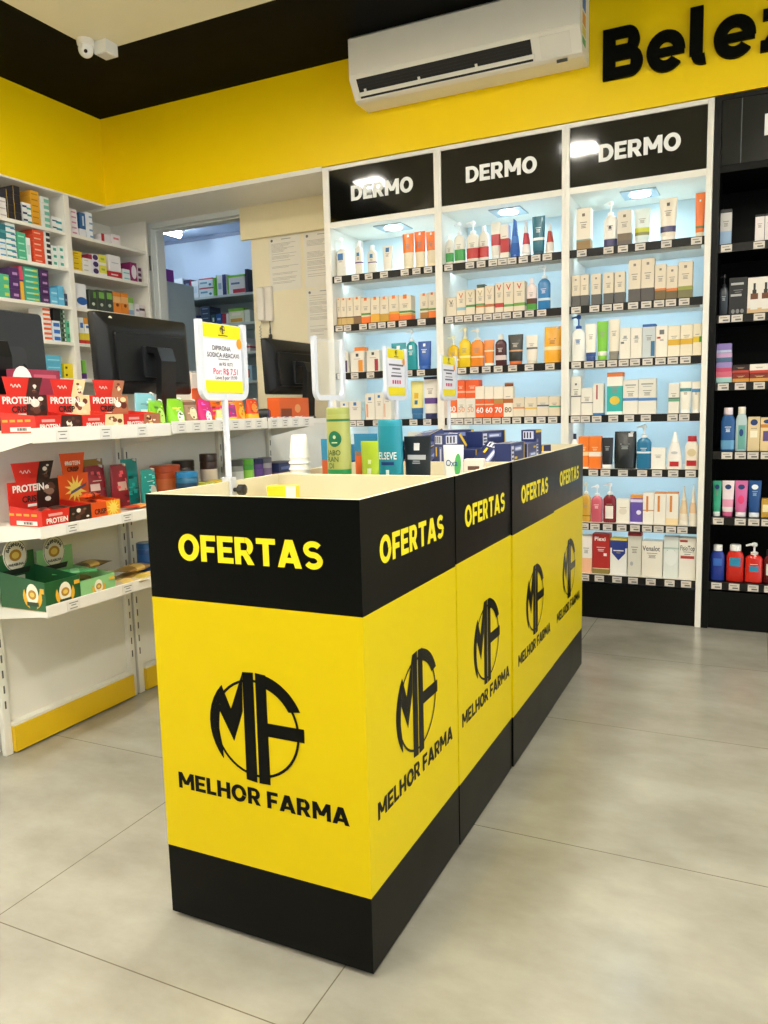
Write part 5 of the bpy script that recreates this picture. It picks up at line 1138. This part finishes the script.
# display boxes of bars
def display_box(label, y0, y1, x, z, depth, ht, hm, hh, red, art, kind, rear_title=True, side='std', group=None, tfront=True, loc_dark=None):
    """x is the front face; ht tray wall, hm header body top, hh flap top (heights above z)"""
    w = y1-y0; t = empty('display_box', label, 'box', (x-depth/2, (y0+y1)/2, z), math.pi/2, group=group)
    R = mat(red, .35); A = mat(art, .35); C = mat('b79a72', .7); hw = w/2; yf = -depth/2; yb = depth/2; th = .002
    mb = MB(); mb.box(-hw, hw, yf, yf+th, 0, ht, R)
    mb.box(-hw, hw, yf, yb, 0, .002, C)
    for s in (-1, 1):
        xa, xb = (-hw, -hw+th) if s < 0 else (hw-th, hw)
        mb.loft([[(q, yf+th, .002), (q, yb, .002), (q, yb, ht*1.25), (q, yf+th, ht)] for q in (xa, xb)], R)
    f = lambda a, b: (a, yf-.0006, b)
    g = lambda a, b: (a, yf-.0011, b)
    WT = mat('f0ebe2', .5); DK = mat('2c1a16', .5)
    if kind == 'protein':
        add_polys(mb, [[(hw*.02, 0), (hw, 0), (hw, ht), (hw*.1, ht)]], A, f)
        blobs(mb, g, hw*.15, hw*.95, .004, ht-.004, art, 7)
        add_text(mb, 'PROTEIN', WT, g, -hw*.42, ht*.34, ht*.30, .03, w*.42)
        add_polys(mb, rc(-hw*.75, ht*.62, -hw*.2, ht*.78), mat('e8a09a'), g)
    elif kind == 'orange':
        add_polys(mb, [[(hw*.1, 0), (hw, 0), (hw, ht), (hw*.0, ht)]], mat('f0a020'), f); star(mb, g, hw*.5, ht*.5, ht*.6)
        add_text(mb, 'CRISP', DK, g, -hw*.4, ht*.4, ht*.32, .03, w*.4)
    elif kind == 'banana':
        banana(mb, g, 0 if depth < .2 else hw*.1, ht*.5, ht*.42, art); add_polys(mb, rc(hw*.62, ht*.72, hw*.95, ht*.86), mat('e8b83a'), lifted(g, .0022))
    mb.build('tray', t)
    # end face towards the camera: barcode label or print
    mb = MB(); e = lambda a, b: (-hw-.0006, a, b); e2 = lambda a, b: (-hw-.0011, a, b); e3 = lambda a, b: (-hw-.0015, a, b)
    if side == 'bar':
        for k in range(4): add_polys(mb, [[(q, v) for q, v in p][::-1] for p in rc(yf+.02+.033*(k % 4), ht*.66, yf+.044+.033*(k % 4), ht*.80)], mat('e0a838', .5), e)
        add_polys(mb, [p[::-1] for p in rc(yf+.02, ht*.10, yf+.11, ht*.36)], WT, e2)
        for k in range(9): add_polys(mb, [p[::-1] for p in rc(yf+.038+.0045*k, ht*.15, yf+.040+.0045*k+.001*(k % 3), ht*.31)], DK, e3)
    elif side == 'banana':
        banana(mb, lambda a, b: (-hw-.0011, -a, b), -yf-.055, ht*.52, ht*.46, art)
        add_polys(mb, [p[::-1] for p in rc(yf+.005, ht*.62, yf+.022, ht*.8)], mat('e8b83a'), e)
    if mb.v: mb.build('end_print', t)
    # header
    mb = MB(); yy = yb-.001
    mb.box(-hw, hw, yy, yb+.001, .002, hm, R)
    flap = [(-hw*.66, hm), (hw*.66, hm), (hw*.88, hh), (-hw*.80, hh)] if kind != 'banana' else None
    f = lambda a, b: (a, yy-.0006, b); g = lambda a, b: (a, yy-.0012, b); g2 = lambda a, b: (a, yy-.0018, b)
    if flap:
        mb.loft([[(a, q, b) for a, b in flap] for q in (yy, yb+.001)], R)
        add_polys(mb, stroke([(-hw*.5+hw*.4*k/12, (hm+hh)/2+.005*math.sin(k*1.4)) for k in range(13)], .003), mat('f0d8d0'), g)      # unreadable white script mark
    if kind == 'protein':
        add_polys(mb, [[(hw*.05, ht*.4), (hw, ht*.4), (hw, hm), (hw*.12, hm)], [(hw*.12, hm), (hw*.66, hm), (hw*.88, hh), (hw*.3, hh)]], A, f)
        blobs(mb, g, hw*.2, hw*.92, ht, hm, art, 11); blobs(mb, g, hw*.35, hw*.7, hm, hh-.006, art, 13)
        add_text(mb, 'PROTEIN', WT, g2, -hw*.22, ht+(hm-ht)*.74, .021, .035, w*.74)
        add_text(mb, 'CRISP', DK, g2, -hw*.15, ht+(hm-ht)*.32, .019, .035, w*.50)
        add_polys(mb, rc(-hw*.3, ht+(hm-ht)*.02, hw*.05, ht+(hm-ht)*.12), WT, g2)
    elif kind == 'orange':
        star(mb, g, hw*.1, hm*.62, .05); add_text(mb, 'PROTEIN', WT, g2, 0, hm+(hh-hm)*.52, .013, .03, w*.5); add_text(mb, 'CRISP', DK, g2, 0, hm+(hh-hm)*.22, .015, .03, w*.4)
        add_polys(mb, [[(-.02, hm*.5), (.05, hm*.68), (.055, hm*.76), (-.015, hm*.58)]], mat('5a4a6a'), g2)
    elif kind == 'banana':
        badge_head(mb, yy, yb+.001, hw, hm, hh, art)
    mb.build('header', t)
    return t
def blobs(mb, f, x0, x1, z0, z1, art, seed):
    r = random.Random(seed*7+int(art[:2], 16)); pal = dict(dark=['5a3428', '1c100c', '8a6a58', 'e8e0d4'], light=['efe0b8', '6a3420', '8a4a30', 'f4ecd8'], pink=['f0d8a8', '6a2a20', 'f4f0ea', 'a86a4a'])
    p = pal['dark' if art < '7' else ('light' if art[0] == 'e' else 'pink')]
    n = 9
    for k in range(n):
        s = r.uniform(.16, .34)*min(x1-x0, z1-z0)*.8; cx = r.uniform(x0+s, x1-s) if x1-x0 > 2*s else (x0+x1)/2; cz = r.uniform(z0+s*.9, z1-s*.9) if z1-z0 > 1.8*s else (z0+z1)/2
        m = mat(p[k % 4], .5); nn = 12; e = r.uniform(.55, 1)
        o = .00006*k
        mb.face([tuple(Vector(f(cx+s*math.cos(2*math.pi*j/nn), cz+s*e*.9*math.sin(2*math.pi*j/nn)))-Vector((0, o, 0))) for j in range(nn)], m)
def star(mb, f, cx, cz, r):
    m = mat('f6d860', .5)
    mb.face([f(cx+r*(1 if j % 2 else .45)*math.cos(2*math.pi*j/24), cz+r*(1 if j % 2 else .45)*math.sin(2*math.pi*j/24)) for j in range(24)], m)
def disc(mb, f, cx, cz, rx, rz, m, lift=0):
    mb.face([f(cx+rx*math.cos(2*math.pi*j/20), cz+rz*math.sin(2*math.pi*j/20)) for j in range(20)], m)
def lifted(f, k):
    p0 = Vector(f(0, 0)); n = (Vector(f(1, 0))-p0).cross(Vector(f(0, 1))-p0).normalized()
    return lambda a, b: tuple(Vector(f(a, b))+n*k)
def banana(mb, f, cx, cz, r, art):
    for s in (-1, 1):
        add_polys(mb, strip([(cx+s*r*.98*math.cos(math.radians(a)), cz-r*.05+r*.95*math.sin(math.radians(a))) for a in range(-70, 36, 15)], [(cx+s*r*(.98-.5*math.sin(math.radians((a+70)/105*180)))*math.cos(math.radians(a)), cz-r*.05+r*(.95-.4*math.sin(math.radians((a+70)/105*180)))*math.sin(math.radians(a))) for a in range(-70, 36, 15)]), mat('e6b02c', .5), f)
    f1, f2, f3 = lifted(f, .0004), lifted(f, .0008), lifted(f, .0012)
    disc(mb, f1, cx, cz+r*.12, r*.62, r*.8, mat('f0ead8', .5)); disc(mb, f2, cx, cz+r*.1, r*.42, r*.36, mat('b8862c', .5)); disc(mb, f3, cx, cz+r*.1, r*.24, r*.18, mat('e8c860', .5))
    add_polys(mb, rc(cx-r*.6, cz-r*.75, cx+r*.6, cz-r*.45), mat('28402c', .5), f2)
def badge_head(mb, y0, y1, hw, hm, hh, art):
    cz = hh-.053; cx = -hw*.05
    R = mat('efe9d6', .5)
    mb.loft([[(cx+.045*math.cos(2*math.pi*j/24), q, cz+.053*math.sin(2*math.pi*j/24)) for j in range(24)] for q in (y0-.0012, y1)], R)
    f = lambda a, b: (a, y0-.0018, b); f2 = lambda a, b: (a, y0-.0022, b); f3 = lambda a, b: (a, y0-.0026, b)
    add_polys(mb, ring(cx, cz, .043, .051, .0018, .0018, 0, 360, 24), mat('28402c', .5), f)
    disc(mb, f, cx, cz, .023, .019, mat('b8862c', .5)); disc(mb, f2, cx, cz, .014, .011, mat('e8c860', .5))
    # lettering on the arc of the badge
    D = mat('232c22', .5); s = 'BANANINHA'
    for i, ch in enumerate(s):
        a = math.radians(150-120*i/(len(s)-1)); px, pz = cx+.033*math.cos(a), cz+.036*math.sin(a)
        vs_, fs, w = text_geo(ch, .03); th = a-math.pi/2
        mb.mesh([f2(px+(x-w/2)*.0115*math.cos(th)-(y-.5)*.0115*math.sin(th), pz+(x-w/2)*.0115*math.sin(th)+(y-.5)*.0115*math.cos(th)) for x, y in vs_], fs, D)
    add_text(mb, 'PARAIBUNA', D, f2, cx, cz-.030, .0085, .03, .058)
    add_polys(mb, [[(cx-.046, cz-.062), (cx+.046, cz-.062), (cx+.054, cz-.044), (cx-.054, cz-.044)]], mat('1d2a20', .5), f3)
    add_polys(mb, rc(cx-.03, cz-.082, cx+.03, cz-.068), mat('dfe4d0', .6), f)
    add_polys(mb, rc(cx-.038, cz-.102, cx+.042, cz-.088), mat('e8b83a', .6), f)
Z1, Z2, Z3 = GZ[0][0]+.0006, GZ[1][0]+.0006, GZ[2][0]+.0006
G1 = 'protein bar display boxes'
display_box('red and dark chocolate bar display, left of three on top shelf', 1.678, 1.858, -1.952, Z1, .15, .052, .120, .175, 'd3281e', '3a1c14', 'protein', side='bar', group=G1)
display_box('red and white chocolate bar display, middle of three on top shelf', 1.861, 2.041, -1.952, Z1, .15, .052, .120, .172, 'd3281e', 'ead4a0', 'protein', group=G1)
display_box('red and pink cream bar display, right of three on top shelf', 2.044, 2.226, -1.952, Z1, .15, .052, .120, .174, 'd3281e', 'b07050', 'protein', group=G1)
display_box('red bar display with cookie art on the middle shelf', 1.672, 1.868, -1.952, Z2, .14, .050, .134, .193, 'd3281e', '2c1a14', 'protein', side='bar', group=G1)
display_box('orange bar display with yellow burst on the middle shelf', 1.869, 1.998, -1.952, Z2, .14, .052, .142, .212, 'e0541c', 'f0a020', 'orange', group=G1)
display_box('dark green snack display with round badge, lowest shelf', 1.661, 1.798, -1.952, Z3, .20, .092, .165, .210, '1f5a34', '1f5a34', 'banana', side='banana', group='banana snack display boxes')
display_box('light green snack display with round badge, lowest shelf', 1.800, 1.950, -1.952, Z3, .19, .068, .158, .198, '8fc98a', '8fc98a', 'banana', group='banana snack display boxes')
def snack(label, x, y, z, l, w, th, color, spec, yaw, pitch=0, roll=0, group='snack packs on the gondola shelves', name='snack_pack', cat='snack'):
    """flat sealed pack, pillow shaped, crimped at both ends"""
    mb = MB(); n = 10; rings = []
    sp = spec_of(spec)
    for i in range(n+1):
        u = i/n; k = math.sin(math.pi*min(max((u-.08)/.84, 0), 1))**.6; ww = w/2*(1-.10*k); hh = max(.0008, th/2*k)
        if i in (0, n): hh = .0008
        rings.append([(-l/2+l*u, a, b) for a, b in sec_pts(ww, hh, 2.2, 16)])
    cols = [mat(color, .28)]*n
    for b0, b1, hx in sp['b']:
        for i in range(n):
            if b0 <= (i+.5)/n <= b1: cols[i] = mat(hx, .28)
    mb.loft(rings, None, cols)
    o = mb.build(name, None, (x, y, z+th/2), 0, True)
    o.rotation_euler = (roll, pitch, yaw)
    return tag(o, label, cat, group)
# bars lying in the middle shelf displays
for k, (dy, dz, ya) in enumerate([(.03, .004, 1.5), (.075, .004, 1.65), (.12, .004, 1.5), (.05, .030, 1.2), (.11, .030, 1.75)]):
    snack('brown wrapped bar in the cookie bar display, %s' % ['lower left', 'lower middle', 'lower right', 'upper left', 'upper right'][k], -2.02, 1.695+dy, Z2+dz, .11, .036, .022, 'b8281e' if k % 2 else '3a1e18', 'b:.4-.7:4a2a20', ya-1.57, group='bars in the cookie display', name='protein_bar', cat='bar')
for k, (dy, dz, ya) in enumerate([(.03, .004, 1.5), (.075, .004, 1.6), (.125, .004, 1.5), (.05, .030, 1.0), (.10, .032, 2.0), (.07, .058, .4)]):
    snack('orange wrapped bar in the orange display, %s' % ['lower left', 'lower middle', 'lower right', 'upper left', 'upper right', 'topmost'][k], -2.02, 1.878+dy*.74, Z2+dz, .11, .036, .022, 'e0501c', 'b:.4-.6:7a2a18', ya-1.57, group='bars in the orange display', name='protein_bar', cat='bar')
PR = random.Random(3)
def gpouch(label, x, y, z, w, h, color, spec, yaw=0.0, d=.045, group='snack pouches on the gondola shelves'):
    c = [int(color[i:i+2], 16) for i in (0, 2, 4)]
    for k in range(9):                                   # small scattered print, lighter and darker than the foil
        f = PR.choice([.55, .7, 1.35, 1.6]); hx = ''.join('%02x' % int(min(245, v*f+(30 if f > 1 else 0))) for v in c)
        a, b = PR.uniform(.06, .75), PR.uniform(.08, .84); l = PR.uniform(.08, .3)
        spec = 'r:%.2f:%.2f:%.2f:%.2f:%s ' % (a, min(.95, a+l), b, b+PR.uniform(.03, .09), hx)+spec
    return product('pouch', x, y, z, w, h, color, spec, label, group, yaw, d, None, math.pi/2)
gpouch('maroon pouch, left of two behind the orange display', -2.115, 2.052, Z2, .096, .160, '8e2630', 'r:.1:.6:.45:.6:e8c8c0 t:d8b0a8', .0, .04)
gpouch('maroon pouch, right of two behind the orange display', -2.095, 2.148, Z2, .092, .158, '94262e', 'r:.2:.8:.4:.6:e0b8a8 t:d8b0a8', .1, .04)
gpouch('gold pouch at the back of the middle shelf', -2.165, 2.09, Z2, .11, .180, '9a7a2c', 't', 0, .03)
gpouch('taller teal pouch on the middle shelf', -2.12, 2.228, Z2, .08, .172, '1f948e', 'r:.3:.9:.3:.6:38b0a8 t:c8e8e4', -.1, .035)
gpouch('shorter teal pouch in front on the middle shelf', -2.05, 2.25, Z2, .095, .132, '2aa098', 'e:.62:.35:.26:.2:d8d8c8 t:e0f0ec', .15, .035)
snack('orange flat packet under the maroon pouches', -2.01, 2.155, Z2, .13, .06, .016, 'c8401c', 'b:.3-.6:e89a4a', 1.5)
snack('pale green packet lying under the teal pouches', -1.985, 2.24, Z2, .05, .03, .01, '9ac0a0', '', 1.4)
# jars and tins on the middle shelf, second section
def tin(label, x, y, z, r, h, color, lid, band=None, name='tin', group='tins and jars on the middle shelf'):
    t = empty(name, label, 'tin' if name == 'tin' else 'jar', (x, y, z), 0, group)
    mb = MB(); P = [(r*.96, 0), (r, .003), (r, h*.3), (r, h*.62), (r, h*.78), (r*.96, h*.8)]
    mb.lathe(P, None, 24, mats=[mat(color, .3), mat(color, .3), mat(band or color, .4), mat(color, .3), mat(color, .3)]); mb.build('body', t, smooth=True)
    mb = MB(); mb.lathe([(r*.98, h*.80), (r*1.02, h*.81), (r*1.02, h*.98), (r*.95, h), (r*.1, h)], mat(lid, .3)); mb.build('lid', t, smooth=True)
    return t
tin('large orange tin at left of the middle shelf jars', -2.115, 2.42, Z2, .058, .135, 'c2542a', 'b84c24', 'd8703a')
tin('blue tin in front of the orange tin', -1.992, 2.40, Z2, .043, .112, '2f6a8a', '2a7ab0', '1f3f5a')
tin('flat lime yellow tin on the middle shelf', -2.0, 2.51, Z2, .045, .06, 'a8a82c', 'b8b83a')
tin('flat yellow tin on the middle shelf', -2.0, 2.60, Z2, .04, .06, 'd8b41c', 'e4c428')
tin('small pink tin beside the flat yellow tin', -1.995, 2.67, Z2, .022, .06, 'b82850', 'c83860')
tin('dark round tin standing behind the flat tins', -2.14, 2.56, Z2, .045, .145, '3a3026', '2c241e', '4a3a2c')
tin('dark brown jar with white label and brown lid', -2.06, 2.625, Z2, .036, .168, '3a241a', '2f1d16', 'd9cfc4', 'jar')
tin('grey can, first of four right cans', -2.05, 2.795, Z2, .036, .13, '8a8d88', '4a4c4a', 'c0c4c0', 'can')
tin('green can, second of four right cans', -2.05, 2.874, Z2, .036, .13, '3f9a2c', '5aa838', '8ac84a', 'can')
tin('purple can, third of four right cans', -2.05, 2.955, Z2, .032, .126, '5a3a86', '2a2f5a', '6a4a9a', 'can')
tin('pale grey can, last of four right cans', -2.05, 3.025, Z2, .032, .126, 'a8a4ae', '6a6a78', '7a6a8a', 'can')
o = carton_mesh('flat_box', .19, .12, .05, '7a2430', spec_of('r:.1:.9:.2:.5:c06a70')).build('flat_box', None, (-2.06, 3.16, Z2), math.pi/2); tag(o, 'dark red flat box, lower of two at the shelf end', 'box', 'flat boxes on the middle shelf')
o = carton_mesh('flat_box', .19, .12, .045, '25305a', spec_of('r:.1:.9:.3:.6:5a6aa0')).build('flat_box', None, (-2.06, 3.16, Z2+.0506), math.pi/2); tag(o, 'navy flat box, upper of two at the shelf end', 'box', 'flat boxes on the middle shelf')
# lowest shelf snacks and a blue jar
snack('green packet hanging over the light green display', -2.04, 1.86, Z3+.076, .14, .07, .018, '4fb06a', 'b:.4-.6:8ad09a', .9)
for k, (x, y, dz, ya, cc) in enumerate([(-2.05, 2.01, .0, 1.3, 'a08a50'), (-2.12, 2.02, .0, 1.7, '7a6238'), (-2.09, 1.99, .029, 1.5, '8a7440'), (-2.14, 2.02, .058, 1.6, '6a5630'), (-1.985, 2.03, .0, 1.4, 'b0a080'), (-2.05, 2.12, .0, 1.7, 'a88a4c'), (-1.99, 2.16, .0, 1.5, 'c0a848'), (-2.04, 2.14, .029, 1.6, '8a6a34')]):
    snack('brown snack packet in the lowest shelf heap, %s' % ['first', 'second', 'third on top', 'topmost', 'front pale one', 'right one', 'right yellowish one', 'right upper one'][k], x, y, Z3+dz, .15, .078, .028, cc, 'b:.3-.6:d0b060', ya)
tin('dark blue jar at the back of the lowest shelf', -2.10, 2.272, Z3, .038, .112, '1f4a86', '2a5fa0', '2a5a9a', 'jar', 'tins and jars on the lowest shelf')
# pouches and packets on the top shelf, second and third section
ZA = Z1+.006
G3 = 'snack pouches on the top shelf'
gpouch('bright green pouch, left of two with white label', -2.04, 2.305, ZA, .09, .094, '7ac01c', 'e:.55:.4:.3:.3:b8e070 t:e8f4d0', .1, .05, G3)
gpouch('bright green pouch, right of two with white label', -2.02, 2.390, ZA, .085, .10, '86c826', 'e:.6:.3:.24:.22:f0f4e8 t:e8f4d0', -.1, .05, G3)
gpouch('blue and white pouch behind the green pouches', -2.14, 2.36, ZA, .13, .125, '8cc8dc', 'r:.1:.8:.3:.5:e8f0f4 t', .1, .04, G3)
gpouch('beige pouch with brown print beside green pouches', -2.02, 2.475, ZA, .08, .095, 'a88468', 'e:.5:.45:.3:.25:e0d8b0 b:.8-.92:7a5038', 0, .05, G3)
gpouch('magenta pouch with white bottle picture', -2.02, 2.565, ZA, .088, .10, 'd82a78', 'e:.5:.28:.24:.24:f4f0f0 t:f4c8dc', .05, .05, G3)
gpouch('lime and white packet partly behind the sign pole', -2.0, 2.64, ZA, .05, .055, 'd8dc90', 'b:.0-.4:f0f0e0', 0, .03, G3)
gpouch('magenta and yellow pouch right of the sign pole', -2.02, 2.725, ZA, .10, .095, 'd8308a', 'b:.0-.25:e8d83a b:.78-.92:f0b020 e:.5:.5:.4:.16:8a2a7a', 0, .05, G3)
gpouch('orange and pink pouch behind the yellow ones', -2.12, 2.78, ZA, .12, .115, 'f07a1c', 'b:.3-.6:e84a80', 0, .04, G3)
gpouch('orange pouch right of the magenta and yellow one', -2.04, 2.825, ZA, .085, .10, 'ee7a18', 'e:.5:.4:.34:.26:f8c030', .1, .05, G3)
gpouch('red and yellow pouch at the end of the pouch row', -2.02, 2.90, ZA, .075, .10, 'e8481c', 'b:.0-.35:f4b828 e:.5:.6:.3:.2:f0902c', -.05, .05, G3)
for k in range(7):
    snack('%s flat packet, %s in the small row by the wall' % (['navy', 'blue', 'pale blue', 'blue'][k % 4] if k < 4 else ['red', 'white red', 'red'][k-4], ORD[k]), -1.99, 2.965+.052*k, ZA-.002, .07, .046, .02, ['24336e', '2f62b4', '9ac0dc', '2a56a0', 'c83830', 'e8d8d4', 'd04038'][k], 'b:.35-.6:e8e8ea', .1*(k % 3), group='small packets on the top shelf')
# things on the counter
o = carton_mesh('flat_carton', .19, .04, .205, '8c2f48', spec_of('e:.15:.75:.22:.3:f0ece8 r:.4:.9:.86:.92:b85a70')).build('carton', None, (-2.262, 1.955, CT), math.pi/2); tag(o, 'maroon and white box in front of the left monitor', 'box')
o = carton_mesh('carton', .30, .075, .115, 'e2601f', spec_of('r:.05:.4:.1:.5:8a3a14 e:.6:.5:.1:.2:f0a060')).build('carton', None, (-2.282, 3.62, CT), math.pi/2); tag(o, 'orange box under the farthest monitor', 'box')
o = carton_mesh('carton', .11, .09, .16, 'e8591c', spec_of('r:.1:.6:.4:.6:f0a050')).build('carton', None, (-2.34, 3.0, CT), math.pi/2-.3); tag(o, 'bright orange box behind the red and yellow pouch', 'box')
t = empty('barcode_scanner', 'black handheld scanner lying on the counter by the pouches', 'scanner', (-2.30, 3.33, CT), .4)
mb = MB(); mb.loft([[(x, a, .03+b) for a, b in sec_pts(r1, r2, 2.4, 16)] for x, r1, r2 in ((-.07, .02, .016), (-.05, .026, .02), (.0, .032, .026), (.05, .038, .030), (.07, .036, .028))], mat('17191e', .4)); mb.build('body', t, smooth=True)
mb = MB(); mb.loft([[(x, a, .03+b) for a, b in sec_pts(.030, .022, 3, 16)] for x in (.0702, .074)], mat('223a66', .15)); mb.build('window', t)
mb = MB(); mb.tube([(-.068, 0, .03), (-.10, .01, .012), (-.16, .05, .006), (-.2, .12, .006)], .004, mat('131313', .5)); mb.build('cord', t)
t = empty('receipt_printer', 'white box shaped printer beside the middle monitor', 'printer', (-2.52, 3.08, CT), 0)
mb = MB(); mb.box(-.08, .08, -.065, .065, .0, .24, mat('d9d4ca', .4), .008); mb.build('body', t)
mb = MB(); mb.box(-.06, .081, -.05, .05, .2405, .246, mat('bdb8b0', .4), .002); mb.build('lid', t)
t = empty('keyboard', 'black keyboard lying by the middle monitor stand', 'keyboard', (-2.268, 2.345, CT), math.pi/2)
mb = MB(); mb.box(-.15, .15, -.03, .03, 0, .018, mat('1a1b1d', .45), .003)
mb.build('case', t)
mb = MB()
for r in range(3):
    for c in range(15): mb.box(-.145+.0194*c, -.129+.0194*c, -.026+.018*r, -.012+.018*r, .0182, .023, mat('26282b', .5))
tag(mb.build('keys', t))
